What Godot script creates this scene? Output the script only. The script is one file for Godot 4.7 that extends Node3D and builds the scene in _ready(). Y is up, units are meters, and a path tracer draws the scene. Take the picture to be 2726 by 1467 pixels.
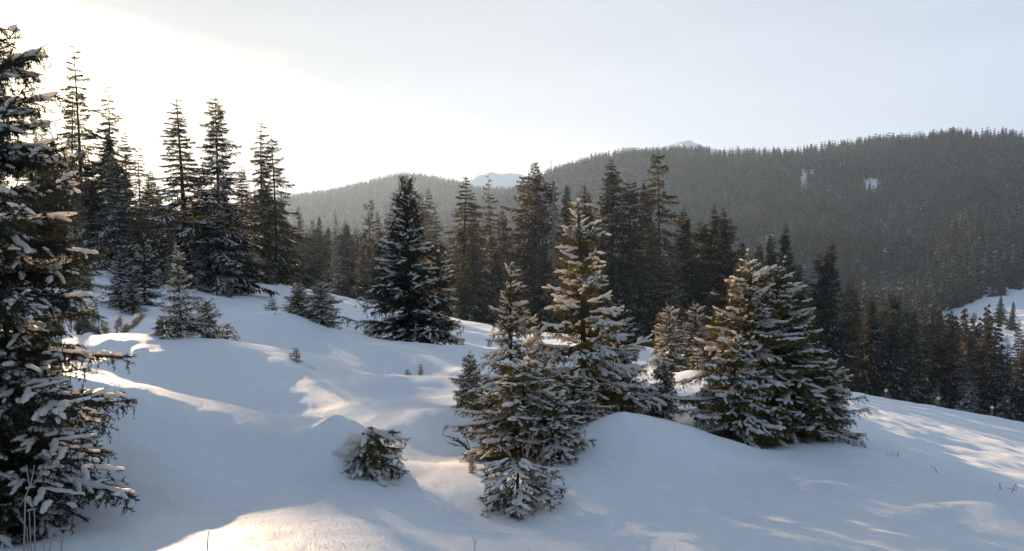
extends Node3D
# A winter clearing on a sloping alpine pasture, seen against a low sun. Units are metres, y is up, the camera stands 1.65 m above the snow at the origin.

const FOCAL := 2140.0          # focal length in pixels of the photograph, used only to turn measured angles into bearings
const EYE := 1.65
var tilt := -atan(93.5 / FOCAL)
const SUN_AZIMUTH := -30.0     # degrees, negative is left of the view axis
const SUN_HEIGHT := 8.6

var theta_lo := -1.24
var theta_step := 0.02
var theta_n := 125
var v_lo := -0.4
var v_step := 0.04
var v_n := 212
var height_grid := PackedFloat32Array()
var noise_fine := FastNoiseLite.new()
var noise_mid := FastNoiseLite.new()
var noise_grain := FastNoiseLite.new()
var bumps := []                # hummocks: x, z, height, radius
var M := {}
var proto := {}
var taken := {}


func _ready():
	# ---- camera, sky, sun, exposure
	var cam := Camera3D.new()
	cam.name = "camera"
	cam.fov = rad_to_deg(2.0 * atan(733.5 / FOCAL))
	cam.near = 0.05
	cam.far = 9000.0
	add_child(cam)
	cam.position = Vector3(0, EYE, 0)
	cam.rotation = Vector3(tilt, 0, 0)
	cam.current = true
	var env := Environment.new()
	env.background_mode = Environment.BG_SKY
	env.sky = Sky.new()
	env.sky.sky_material = make_sky()
	env.background_energy_multiplier = 0.595
	env.tonemap_mode = Environment.TONE_MAPPER_LINEAR
	env.tonemap_exposure = 3.3
	env.volumetric_fog_enabled = true
	env.volumetric_fog_density = 0.00015
	env.volumetric_fog_albedo = Color(0.74, 0.855, 1.0)
	env.volumetric_fog_anisotropy = 0.4
	env.sdfgi_enabled = true
	env.ssao_enabled = true
	env.ssil_enabled = true
	var we := WorldEnvironment.new()
	we.name = "world_environment"
	we.environment = env
	add_child(we)
	var sun := DirectionalLight3D.new()
	sun.name = "sun"
	sun.light_energy = 1.6
	sun.light_color = Color(1.0, 0.86, 0.69)
	sun.light_angular_distance = 0.5
	sun.shadow_enabled = true
	add_child(sun)
	sun.basis = Basis.looking_at(-sun_dir(), Vector3.UP)

	make_materials()
	build_ground()
	build_mountains()
	build_far_forest()
	build_prototypes()
	build_trees()
	build_small_things()


func sun_dir() -> Vector3:
	var a := deg_to_rad(SUN_AZIMUTH)
	var h := deg_to_rad(SUN_HEIGHT)
	return Vector3(sin(a) * cos(h), sin(h), -cos(a) * cos(h))


func random(seed_value: int) -> RandomNumberGenerator:
	var r := RandomNumberGenerator.new()
	r.seed = seed_value
	return r


# ------------------------------------------------------------------ bearings
func bearing(px: float, py: float) -> Vector2:
	# (x / depth, height / depth) of the sight line measured at that point of the photograph
	var y := -(py - 733.5) / FOCAL
	var z := y * sin(tilt) - cos(tilt)
	return Vector2((px - 1363.0) / FOCAL / -z, (y * cos(tilt) + sin(tilt)) / -z)


func at(px: float, py: float, depth: float) -> Vector3:
	var b := bearing(px, py)
	return Vector3(b.x * depth, EYE + b.y * depth, -depth)


# ------------------------------------------------------------------ sky
func make_sky() -> PanoramaSkyMaterial:
	var w := 900
	var h := 450
	var im := Image.create(w, h, false, Image.FORMAT_RGBF)
	var n := FastNoiseLite.new()
	n.seed = 5
	n.noise_type = FastNoiseLite.TYPE_SIMPLEX_SMOOTH
	n.frequency = 1.0
	n.fractal_octaves = 4
	var s := sun_dir()
	for j in h:
		var phi := (0.5 - (j + 0.5) / h) * PI
		var deg := rad_to_deg(phi)
		var cp := cos(phi)
		var sp := sin(phi)
		for i in w:
			var th := wrapf((i + 0.5) / w * TAU, -PI, PI)      # the left edge of a panorama is straight ahead
			var d := Vector3(sin(th) * cp, sp, -cos(th) * cp)
			var g := rad_to_deg(acos(clampf(d.dot(s), -1.0, 1.0)))
			var up := clampf(deg / 90.0, 0.0, 1.0)
			# clear air: paler towards the horizon and towards the sun, deepest opposite and overhead
			var low := Vector3(0.262, 0.342, 0.438)
			var top := Vector3(0.112, 0.152, 0.215)
			var c := low.lerp(top, 1.0 - exp(-pow(maxf(deg, 0.0) / 28.0, 2.6)))
			c += Vector3(0.215, 0.135, 0.045) * exp(-pow(g / 60.0, 2.0)) * exp(-pow(maxf(deg, 0.0) / 30.0, 2.6))
			# thin veil of high cloud, its upper edge falling away from the sun
			if deg > -2.0 and deg < 60.0:
				var tdeg := rad_to_deg(th)
				var wob := n.get_noise_3d(d.x * 3.0, d.y * 9.0, d.z * 3.0)
				var edge := 15.2 - (tdeg + 32.5) * 0.21 + wob * 2.4
				var below := smoothstep(0.0, 1.0, clampf((edge + 0.7 - deg) / 2.2, 0.0, 1.0))
				c *= 1.0 - 0.24 * (1.0 - below) * exp(-pow(g / 26.0, 2.0))
				var wisp := clampf(0.85 + 0.7 * n.get_noise_3d(d.x * 6.0 + 9.0, d.y * 34.0, d.z * 6.0), 0.3, 1.4)
				c += Vector3(0.10, 0.045, -0.03) * (below * wisp * exp(-pow(g / 38.0, 2.0)))
				c += Vector3(0.14, 0.11, 0.055) * (below * wisp * exp(-pow(g / 15.0, 2.0)))
				c += Vector3(0.75, 0.62, 0.40) * ((0.2 + 0.8 * below) * exp(-pow(g / 6.5, 2.0)))
				var warm := below * exp(-pow(g / 42.0, 2.0))
				c *= Vector3(1.0, 1.0 - 0.035 * warm, 1.0 - 0.10 * warm)
				var bank := n.get_noise_3d(d.x * 2.0 + 4.0, d.y * 14.0, d.z * 2.0)
				c *= 1.0 - 0.20 * smoothstep(-0.05, 0.4, bank) * smoothstep(9.5, 3.0, deg)
				c *= 1.0 + 0.05 * n.get_noise_3d(d.x * 3.0 - 7.0, d.y * 20.0, d.z * 3.0)
			im.set_pixel(i, j, Color(c.x, c.y, c.z))
	var m := PanoramaSkyMaterial.new()
	m.panorama = ImageTexture.create_from_image(im)
	return m


# ------------------------------------------------------------------ materials
func noise_tex(freq: float, seed_value: int, octaves: int, size := 512) -> NoiseTexture2D:
	var t := NoiseTexture2D.new()
	t.width = size
	t.height = size
	t.seamless = true
	var n := FastNoiseLite.new()
	n.seed = seed_value
	n.frequency = freq
	n.fractal_octaves = octaves
	n.noise_type = FastNoiseLite.TYPE_SIMPLEX_SMOOTH
	t.noise = n
	return t


func mat(called: String, c: Color, rough := 0.9, spec := 0.3) -> StandardMaterial3D:
	var m := StandardMaterial3D.new()
	m.resource_name = called
	m.albedo_color = c.linear_to_srgb()
	m.roughness = rough
	m.metallic_specular = spec
	return m


func make_materials():
	var s := mat("ground_snow", Color(0.86, 0.88, 0.90), 0.55, 0.35)
	s.uv1_triplanar = true
	s.uv1_world_triplanar = true
	s.uv1_scale = Vector3(0.9, 0.9, 0.9)
	s.heightmap_enabled = true
	s.heightmap_texture = noise_tex(0.11, 3, 4, 1024)
	s.heightmap_scale = 0.75
	M.ground = s
	var hs := mat("far_snow", Color(0.86, 0.85, 0.84), 0.9, 0.2)
	hs.vertex_color_use_as_albedo = true
	M.far = hs
	var bs := mat("branch_snow", Color(0.84, 0.86, 0.89), 0.6, 0.3)
	bs.backlight_enabled = true
	bs.backlight = Color(0.95, 0.90, 0.82)
	M.snow = bs
	var fr := mat("frost", Color(0.62, 0.64, 0.68), 0.85, 0.2)
	fr.backlight_enabled = true
	fr.backlight = Color(0.9, 0.84, 0.72)
	M.frost = fr
	for k in [["needles", Color(0.135, 0.120, 0.045)], ["needles_dark", Color(0.040, 0.050, 0.042)], ["needles_brown", Color(0.082, 0.073, 0.048)], ["needles_olive", Color(0.095, 0.090, 0.050)]]:
		var m := mat(k[0], k[1], 0.75, 0.3)
		m.vertex_color_use_as_albedo = true
		m.backlight_enabled = true
		m.backlight = Color(0.78, 0.69, 0.32)
		M[k[0]] = m
	M.needles_rimed = mat("needles_rimed", Color(0.36, 0.34, 0.30), 0.8, 0.3)
	M.far_tree = mat("far_needles", Color(0.044, 0.051, 0.052), 0.9, 0.2)
	M.far_tree.vertex_color_use_as_albedo = true
	M.bark = mat("bark", Color(0.055, 0.043, 0.035), 0.95, 0.2)
	M.dead = mat("dead_wood", Color(0.16, 0.13, 0.11), 0.95, 0.2)
	M.rime = mat("rimed_stem", Color(0.36, 0.30, 0.27), 0.8, 0.3)
	M.straw = mat("frosted_straw", Color(0.72, 0.68, 0.62), 0.8, 0.3)
	M.post = mat("weathered_post", Color(0.17, 0.13, 0.10), 0.95, 0.2)
	M.steel = mat("grey_steel", Color(0.22, 0.23, 0.25), 0.6, 0.5)
	M.trail = mat("contrail", Color(0.98, 0.98, 0.98), 1.0, 0.0)
	M.trail.transparency = BaseMaterial3D.TRANSPARENCY_ALPHA
	M.trail.albedo_color.a = 0.6


# ------------------------------------------------------------------ mesh soup
class Soup:
	var v := PackedVector3Array()
	var n := PackedVector3Array()
	var c := PackedColorArray()

	func tri(a: Vector3, b: Vector3, d: Vector3) -> void:
		v.push_back(a)
		v.push_back(b)
		v.push_back(d)

	func smooth_tri(a: Vector3, b: Vector3, d: Vector3, na: Vector3, nb: Vector3, nd: Vector3) -> void:
		v.push_back(a)
		v.push_back(b)
		v.push_back(d)
		n.push_back(na)
		n.push_back(nb)
		n.push_back(nd)

	func add(o: Soup, t: Transform3D, tint = null) -> void:
		if o.v.is_empty():
			return
		v.append_array(t * o.v)
		if not o.n.is_empty():
			n.append_array(Transform3D(t.basis.orthonormalized(), Vector3.ZERO) * o.n)
		if tint != null:
			var k := PackedColorArray()
			k.resize(o.v.size())
			k.fill(tint)
			c.append_array(k)

	func box(lo: Vector3, hi: Vector3) -> void:
		var p := []
		for k in 8:
			p.append(Vector3(hi.x if k & 1 else lo.x, hi.y if k & 2 else lo.y, hi.z if k & 4 else lo.z))
		for f in [[0, 1, 3, 2], [5, 4, 6, 7], [4, 0, 2, 6], [1, 5, 7, 3], [2, 3, 7, 6], [4, 5, 1, 0]]:
			tri(p[f[0]], p[f[2]], p[f[1]])
			tri(p[f[0]], p[f[3]], p[f[2]])

	func mesh() -> ArrayMesh:
		var a := []
		a.resize(Mesh.ARRAY_MAX)
		a[Mesh.ARRAY_VERTEX] = v
		if n.size() == v.size():
			a[Mesh.ARRAY_NORMAL] = n
		if c.size() == v.size():
			a[Mesh.ARRAY_COLOR] = c
		var m := ArrayMesh.new()
		if v.size() >= 3:
			m.add_surface_from_arrays(Mesh.PRIMITIVE_TRIANGLES, a)
		return m


func tube(s: Soup, pts: Array, radii: Array, sides := 6, squash := 1.0, lift := 0.0) -> void:
	# a closed smooth tube through pts; squash flattens it, lift raises it by that share of its radius
	var rings := []
	var norms := []
	for i in pts.size():
		var t: Vector3 = (pts[mini(i + 1, pts.size() - 1)] - pts[maxi(i - 1, 0)]).normalized()
		var side := t.cross(Vector3.UP)
		side = side.normalized() if side.length() > 0.05 else Vector3.RIGHT.cross(t).normalized()
		var up := side.cross(t).normalized()
		var r: float = radii[i]
		var mid: Vector3 = pts[i] + up * (r * lift)
		var ring := PackedVector3Array()
		var nn := PackedVector3Array()
		for k in sides:
			var f := TAU * k / sides
			var o := side * cos(f) + up * (sin(f) * squash)
			ring.push_back(mid + o * r)
			nn.push_back((side * cos(f) * squash + up * sin(f)).normalized())
		rings.append(ring)
		norms.append(nn)
	for i in pts.size() - 1:
		for k in sides:
			var q := (k + 1) % sides
			s.smooth_tri(rings[i][k], rings[i][q], rings[i + 1][k], norms[i][k], norms[i][q], norms[i + 1][k])
			s.smooth_tri(rings[i + 1][k], rings[i][q], rings[i + 1][q], norms[i + 1][k], norms[i][q], norms[i + 1][q])
	var last := pts.size() - 1
	var tip: Vector3 = pts[last] + (pts[last] - pts[last - 1]).normalized() * radii[last] * 0.7
	var tn: Vector3 = (pts[last] - pts[last - 1]).normalized()
	for k in sides:
		s.smooth_tri(rings[last][k], rings[last][(k + 1) % sides], tip, norms[last][k], norms[last][(k + 1) % sides], tn)
	var tail: Vector3 = pts[0] - (pts[1] - pts[0]).normalized() * radii[0] * 0.7
	for k in sides:
		s.smooth_tri(rings[0][(k + 1) % sides], rings[0][k], tail, norms[0][(k + 1) % sides], norms[0][k], -(pts[1] - pts[0]).normalized())


# ------------------------------------------------------------------ objects
func numbered(called: String) -> String:
	if not taken.has(called):
		taken[called] = 0
		return called
	taken[called] += 1
	return "%s_%03d" % [called, taken[called]]


func thing(called: String, label: String, category: String, where := Vector3.ZERO, group := "") -> Node3D:
	var o := Node3D.new()
	o.name = numbered(called)
	add_child(o, true)
	o.position = where
	tag(o, label, category, group)
	return o


func tag(o: Node, label: String, category: String, group := "", kind := "") -> void:
	o.set_meta("label", label)
	if category:
		o.set_meta("category", category)
	if group:
		o.set_meta("group", group)
	if kind:
		o.set_meta("kind", kind)


func part(called: String, mesh: Mesh, m: Material, parent: Node = self) -> MeshInstance3D:
	var o := MeshInstance3D.new()
	o.name = called if parent != self else numbered(called)
	o.mesh = mesh
	o.material_override = m
	parent.add_child(o, true)
	return o


# ------------------------------------------------------------------ the lie of the land
var marks: Array[Vector3] = []      # surveyed points of the ground


func mark(px: float, py: float, depth: float) -> void:
	marks.append(at(px, py, depth))


func survey() -> void:
	# foreground, from the camera's feet outwards
	for p in [
		[-100, 1467, 4.3], [400, 1467, 4.3], [900, 1467, 4.25], [1400, 1475, 4.3], [1900, 1467, 4.4], [2726, 1490, 4.6],
		[60, 1440, 4.5], [200, 1345, 5.0], [60, 1350, 5.2], [400, 1330, 5.25], [420, 1200, 5.95], [200, 1180, 5.9], [620, 1210, 6.1], [650, 1340, 5.3],
		# first ridge and the hollow behind it
		[120, 1000, 6.6], [269, 1025, 6.6], [438, 1066, 6.65], [594, 1083, 6.8], [800, 1158, 6.6], [-150, 990, 6.6],
		[300, 1075, 8.6], [600, 1112, 8.7], [150, 1050, 8.6], [800, 1128, 8.5], [640, 1062, 10.0],
		# second ridge
		[188, 898, 12.2], [330, 896, 12.0], [460, 903, 12.2], [600, 932, 11.9], [744, 975, 11.5], [450, 1000, 10.4], [250, 985, 10.4], [-50, 890, 13.0],
		[300, 902, 16.0], [600, 945, 15.5], [480, 910, 16.0],
		# third swell with the small pair of spruces
		[730, 832, 18.8], [860, 866, 18.8], [620, 850, 18.8], [750, 948, 15.0], [900, 943, 15.5], [690, 900, 16.8], [820, 900, 17.0],
		[600, 825, 27.0], [800, 830, 26.0], [930, 850, 27.0],
		# the slope up to the trees on the left
		[381, 838, 22.0], [300, 836, 22.0], [200, 800, 22.0], [450, 803, 32.0], [600, 790, 40.0], [250, 742, 36.0], [200, 700, 50.0], [60, 690, 50.0], [-300, 690, 45.0],
		[700, 746, 58.0], [820, 772, 58.0], [960, 800, 58.0], [1130, 832, 58.0], [1280, 866, 60.0], [400, 705, 65.0],
		# middle, below the large young spruce
		[1050, 924, 22.0], [1190, 940, 22.0], [950, 896, 22.0], [1000, 992, 14.0], [876, 1006, 11.6], [1050, 1002, 11.5], [1215, 1014, 11.8], [1050, 1022, 14.0], [1180, 1020, 14.0], [1230, 985, 14.5],
		[900, 1052, 10.5], [733, 1064, 10.0], [1120, 1060, 10.3], [850, 1128, 8.6], [1130, 1130, 8.3], [1200, 905, 28.0], [1250, 885, 38.0],
		# ridge with the buried fir
		[945, 1124, 7.1], [900, 1140, 7.0], [1000, 1190, 7.05], [920, 1262, 6.1], [790, 1252, 6.05], [1060, 1272, 6.15], [1180, 1246, 6.6], [1300, 1244, 6.5], [1100, 1225, 7.4], [1000, 1190, 7.8],
		# mound that the sun reaches, bottom centre
		[941, 1317, 5.45], [800, 1370, 5.0], [1100, 1375, 5.0], [941, 1400, 4.75], [1250, 1450, 4.45],
		# the wall of snow by the cluster of young spruces
		[1370, 1362, 5.3], [1400, 1242, 6.2], [1560, 1130, 7.6], [1649, 1104, 7.6], [1705, 1168, 7.1], [1560, 1255, 6.1], [1620, 1350, 5.4], [1560, 1115, 8.6], [1660, 1115, 8.7], [1525, 1100, 9.2], [1365, 1098, 8.9],
		[1280, 1125, 8.3], [1250, 1060, 10.2], [1320, 1000, 14.0],
		# right of it
		[1800, 1142, 8.0], [1770, 1112, 9.5], [1850, 1108, 9.4], [1750, 1062, 13.0], [1900, 1002, 17.5], [1800, 985, 18.5], [1720, 952, 22.0], [1700, 925, 32.0], [1500, 960, 20.0], [1500, 905, 45.0],
		[2000, 1162, 9.0], [2075, 1140, 9.3], [2178, 1150, 9.3], [2281, 1182, 9.0], [2426, 1230, 8.6], [2608, 1278, 8.2], [2726, 1312, 8.0], [2950, 1370, 7.6],
		[2000, 1255, 7.0], [2200, 1305, 6.6], [2400, 1350, 6.2], [1800, 1300, 6.0], [2000, 1385, 5.4], [2620, 1352, 6.7], [2300, 1420, 5.2], [2650, 1374, 5.95], [2700, 1425, 5.3], [2520, 1412, 5.4],
		# the open pasture beyond, falling to the right
		[2300, 1195, 12.5], [2550, 1255, 12.5], [2800, 1320, 12.5], [2150, 1150, 13.5], [2300, 1135, 22.0], [2500, 1192, 22.0], [2726, 1248, 22.0], [2100, 1075, 24.0], [2100, 1040, 40.0], [2300, 1090, 38.0], [2500, 1142, 38.0], [2726, 1195, 38.0],
		[1950, 985, 40.0], [1900, 965, 58.0], [2050, 1000, 62.0], [2239, 1040, 68.0], [2380, 1065, 68.0], [2500, 1084, 68.0], [2640, 1110, 68.0], [2726, 1128, 68.0], [3000, 1190, 66.0], [1700, 925, 60.0], [1500, 890, 62.0],
		# over the edge, down into the valley
		[1280, 886, 82.0], [800, 790, 85.0], [1000, 830, 85.0], [1700, 955, 85.0], [2239, 1075, 90.0], [2500, 1120, 92.0], [2726, 1165, 92.0], [3000, 1220, 92.0], [500, 710, 90.0], [100, 680, 90.0], [-400, 690, 90.0],
		[300, 690, 160.0], [-300, 680, 160.0], [800, 780, 150.0], [1300, 880, 150.0], [1800, 960, 150.0], [2300, 1040, 150.0], [2726, 1090, 150.0], [3100, 1120, 150.0],
		[2300, 930, 260.0], [2684, 872, 290.0], [2600, 850, 320.0], [2660, 800, 400.0], [2740, 772, 430.0], [2500, 838, 400.0], [3100, 780, 400.0], [3000, 900, 270.0], [1800, 850, 300.0], [1300, 800, 300.0], [800, 740, 300.0], [200, 720, 300.0],
		# wooded hillside across the valley
		[2726, 640, 560.0], [2300, 690, 560.0], [1900, 720, 560.0], [1500, 720, 560.0], [3100, 650, 560.0],
		[3100, 360, 900.0], [2726, 376, 900.0], [2500, 388, 910.0], [2300, 406, 940.0], [2100, 432, 970.0], [1900, 441, 990.0], [1800, 443, 1000.0], [1700, 434, 1020.0], [1560, 450, 1060.0], [1450, 488, 1100.0], [1360, 540, 1120.0],
		[1250, 620, 900.0], [1000, 640, 900.0], [700, 650, 900.0], [200, 660, 900.0],
		# and the hazy hill further off on the left
		[1300, 530, 1650.0], [1170, 492, 1650.0], [1060, 483, 1650.0], [960, 508, 1650.0], [860, 536, 1650.0], [760, 545, 1650.0], [600, 580, 1650.0], [300, 600, 1650.0], [1500, 560, 1650.0], [2000, 520, 1650.0], [2700, 480, 1650.0],
		[700, 620, 2300.0], [1200, 600, 2300.0], [2000, 600, 2300.0], [2900, 600, 2300.0],
	]:
		mark(p[0], p[1], p[2])
	# ground outside the view and underfoot
	for t in [-65, -35, 0, 35, 65]:
		var a := deg_to_rad(t)
		marks.append(Vector3(sin(a) * 0.9, 0.0, -cos(a) * 0.9))
		marks.append(Vector3(sin(a) * 2.2, 0.0 - 0.05 * sin(a), -cos(a) * 2.2))
	for r in [[4.0, 0.15], [8.0, 0.5], [16.0, 0.9], [40.0, 1.6], [100.0, 1.0], [300.0, -6.0], [1000.0, -20.0]]:
		var l := deg_to_rad(-62.0)
		marks.append(Vector3(sin(l) * r[0], r[1], -cos(l) * r[0]))
	for r in [[4.0, -0.35], [8.0, -1.0], [16.0, -2.6], [40.0, -8.0], [100.0, -22.0], [300.0, -40.0], [1000.0, 60.0]]:
		var l := deg_to_rad(60.0)
		marks.append(Vector3(sin(l) * r[0], r[1], -cos(l) * r[0]))


func solve_heights() -> void:
	survey()
	var n := marks.size()
	var pts := PackedVector2Array()
	var rhs := PackedFloat64Array()
	for p in marks:
		var r := Vector2(p.x, p.z).length()
		pts.push_back(Vector2(atan2(p.x, -p.z), log(r)))
		rhs.push_back(p.y / (r + 8.0))
	# thin plate through the surveyed points
	var size := n + 3
	var a: Array[PackedFloat64Array] = []
	for i in size:
		var row := PackedFloat64Array()
		row.resize(size + 1)
		a.append(row)
	for i in n:
		for j in n:
			var d2 := pts[i].distance_squared_to(pts[j])
			a[i][j] = d2 * log(d2) * 0.5 if d2 > 1e-12 else 0.0
		a[i][i] = 0.00002
		a[i][n] = 1.0
		a[i][n + 1] = pts[i].x
		a[i][n + 2] = pts[i].y
		a[n][i] = 1.0
		a[n + 1][i] = pts[i].x
		a[n + 2][i] = pts[i].y
		a[i][size] = rhs[i]
	for k in size:
		var best := k
		for i in range(k + 1, size):
			if absf(a[i][k]) > absf(a[best][k]):
				best = i
		if best != k:
			var swap := a[k]
			a[k] = a[best]
			a[best] = swap
		var pivot := a[k]
		for i in range(k + 1, size):
			var f := a[i][k] / pivot[k]
			if f != 0.0:
				var row := a[i]
				for j in range(k, size + 1):
					row[j] -= f * pivot[j]
				a[i] = row
	var w := PackedFloat64Array()
	w.resize(size)
	for k in range(size - 1, -1, -1):
		var sum := a[k][size]
		for j in range(k + 1, size):
			sum -= a[k][j] * w[j]
		w[k] = sum / a[k][k]
	height_grid.resize(theta_n * v_n)
	for j in v_n:
		var v := v_lo + j * v_step
		for i in theta_n:
			var q := Vector2(theta_lo + i * theta_step, v)
			var g := w[n] + w[n + 1] * q.x + w[n + 2] * q.y
			for k in n:
				var d2 := q.distance_squared_to(pts[k])
				if d2 > 1e-12:
					g += w[k] * d2 * log(d2) * 0.5
			height_grid[j * theta_n + i] = g


func cubic(a: float, b: float, c: float, d: float, t: float) -> float:
	return b + 0.5 * t * (c - a + t * (2.0 * a - 5.0 * b + 4.0 * c - d + t * (3.0 * (b - c) + d - a)))


func smooth_height(theta: float, r: float) -> float:
	var v := clampf((log(maxf(r, 0.7)) - v_lo) / v_step, 1.0, v_n - 3.0)
	var u := (theta - theta_lo) / theta_step
	var most := theta_n - 3.0
	if u < 1.0 or u > most:
		# round the back: the two edges of the view blended
		var turn := fposmod(theta - (theta_lo + most * theta_step), TAU) / (TAU - (most - 1.0) * theta_step)
		var k := smoothstep(0.0, 1.0, turn)
		return lerpf(grid_height(most, v), grid_height(1.0, v), k) * (r + 8.0)
	return grid_height(u, v) * (r + 8.0)


func grid_height(u: float, v: float) -> float:
	var i := int(u)
	var j := int(v)
	var fu := u - i
	var o := (j - 1) * theta_n + i - 1
	var h := height_grid
	var n := theta_n
	var a := cubic(h[o], h[o + 1], h[o + 2], h[o + 3], fu)
	var b := cubic(h[o + n], h[o + n + 1], h[o + n + 2], h[o + n + 3], fu)
	var c := cubic(h[o + 2 * n], h[o + 2 * n + 1], h[o + 2 * n + 2], h[o + 2 * n + 3], fu)
	var d := cubic(h[o + 3 * n], h[o + 3 * n + 1], h[o + 3 * n + 2], h[o + 3 * n + 3], fu)
	return cubic(a, b, c, d, v - j)


func ground_at(x: float, z: float) -> float:
	var r := Vector2(x, z).length()
	var y := smooth_height(atan2(x, -z), r)
	if r > 330.0:
		y += hill_folds(x, z) * smoothstep(330.0, 560.0, r)
	# wind-shaped unevenness
	var near := clampf(r / 6.0, 0.35, 3.0)
	y += noise_fine.get_noise_2d(x, z) * 0.018 * minf(near, 1.3) + noise_mid.get_noise_2d(x, z) * 0.075 * minf(near, 1.5)
	if r < 22.0:
		y += noise_grain.get_noise_2d(x, z) * 0.007 * smoothstep(22.0, 12.0, r)
	if r < 45.0:
		for q in bumps:
			var dx: float = x - q[0]
			var dz: float = z - q[1]
			var far: float = q[3] * 2.4
			if absf(dx) < far and absf(dz) < far:
				y += q[2] * exp(-(dx * dx + dz * dz) / (q[3] * q[3]))
	return y


func bump(px: float, py: float, depth: float, height: float, radius: float) -> void:
	var p := at(px, py, depth)
	bumps.append([p.x, p.z, height, radius])


func shape_bumps() -> void:
	# snow heaped over the small fir and beside the cluster, then loose hummocks over buried stumps and stones
	bump(925, 1160, 6.5, 0.17, 0.20)
	bump(885, 1178, 6.5, 0.12, 0.22)
	bump(845, 1188, 6.5, 0.05, 0.24)
	bump(1640, 1115, 7.5, 0.03, 0.2)
	# wells round the feet of the larger trees
	bump(120, 1335, 5.0, -0.16, 0.5)
	bump(1385, 1250, 6.3, -0.07, 0.3)
	bump(1960, 1165, 9.1, -0.09, 0.4)
	bump(2150, 1165, 9.3, -0.08, 0.4)
	bump(1780, 1120, 9.5, -0.07, 0.3)
	bump(2560, 1385, 5.85, 0.06, 0.32)
	bump(2680, 1400, 5.6, 0.07, 0.3)
	var rng := random(17)
	for k in 46:
		var th := rng.randf_range(-0.62, 0.45)
		var r := rng.randf_range(8.5, 30.0)
		bumps.append([sin(th) * r, -cos(th) * r, rng.randf_range(0.05, 0.15) * (0.8 + r * 0.02), rng.randf_range(0.5, 1.2) * (0.7 + r * 0.025)])


func hill_folds(x: float, z: float) -> float:
	# spurs and gullies running down the far slopes
	return noise_mid.get_noise_2d(x * 0.03 + z * 0.012, z * 0.012) * 28.0 * (1.0 - 0.9 * smoothstep(600.0, 850.0, -z))


func build_ground() -> void:
	noise_fine.seed = 11
	noise_fine.frequency = 1.1
	noise_fine.fractal_octaves = 2
	noise_grain.seed = 13
	noise_grain.frequency = 3.2
	noise_grain.fractal_octaves = 3
	noise_mid.seed = 12
	noise_mid.frequency = 0.28
	noise_mid.fractal_octaves = 2
	solve_heights()
	shape_bumps()
	var thetas := PackedFloat32Array()
	var t := -PI
	while t < -0.72:
		thetas.push_back(t)
		t += 0.055
	t = -0.70
	while t < 0.70:
		thetas.push_back(t)
		t += 0.0026
	t = 0.72
	while t < PI:
		thetas.push_back(t)
		t += 0.055
	thetas.push_back(PI)
	var rs := PackedFloat32Array()
	var r := 0.4
	while r < 2050.0:
		rs.push_back(r)
		r *= 1.05 if r < 3.0 else (1.0085 if r < 24.0 else (1.016 if r < 110.0 else 1.04))
	var nu := thetas.size()
	var nv := rs.size()
	var pos := PackedVector3Array()
	var nrm := PackedVector3Array()
	pos.resize(nu * nv)
	nrm.resize(nu * nv)
	for j in nv:
		for i in nu:
			var x := sin(thetas[i]) * rs[j]
			var z := -cos(thetas[i]) * rs[j]
			pos[j * nu + i] = Vector3(x, ground_at(x, z), z)
	for j in nv:
		for i in nu:
			var a := pos[j * nu + mini(i + 1, nu - 1)] - pos[j * nu + maxi(i - 1, 0)]
			var b := pos[mini(j + 1, nv - 1) * nu + i] - pos[maxi(j - 1, 0) * nu + i]
			nrm[j * nu + i] = a.cross(b).normalized()
	var index := PackedInt32Array()
	for j in nv - 1:
		for i in nu - 1:
			if rs[j] > 120.0 and absf(thetas[i]) > 0.9:
				continue
			var o := j * nu + i
			index.append_array([o, o + nu, o + 1, o + 1, o + nu, o + nu + 1])
	# the disc underfoot
	var arrays := []
	arrays.resize(Mesh.ARRAY_MAX)
	arrays[Mesh.ARRAY_VERTEX] = pos
	arrays[Mesh.ARRAY_NORMAL] = nrm
	arrays[Mesh.ARRAY_INDEX] = index
	var m := ArrayMesh.new()
	m.add_surface_from_arrays(Mesh.PRIMITIVE_TRIANGLES, arrays)
	var o := part("snow_ground", m, M.ground)
	tag(o, "rolling snow covered ground falling away to the valley on the right", "", "", "structure")


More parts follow.
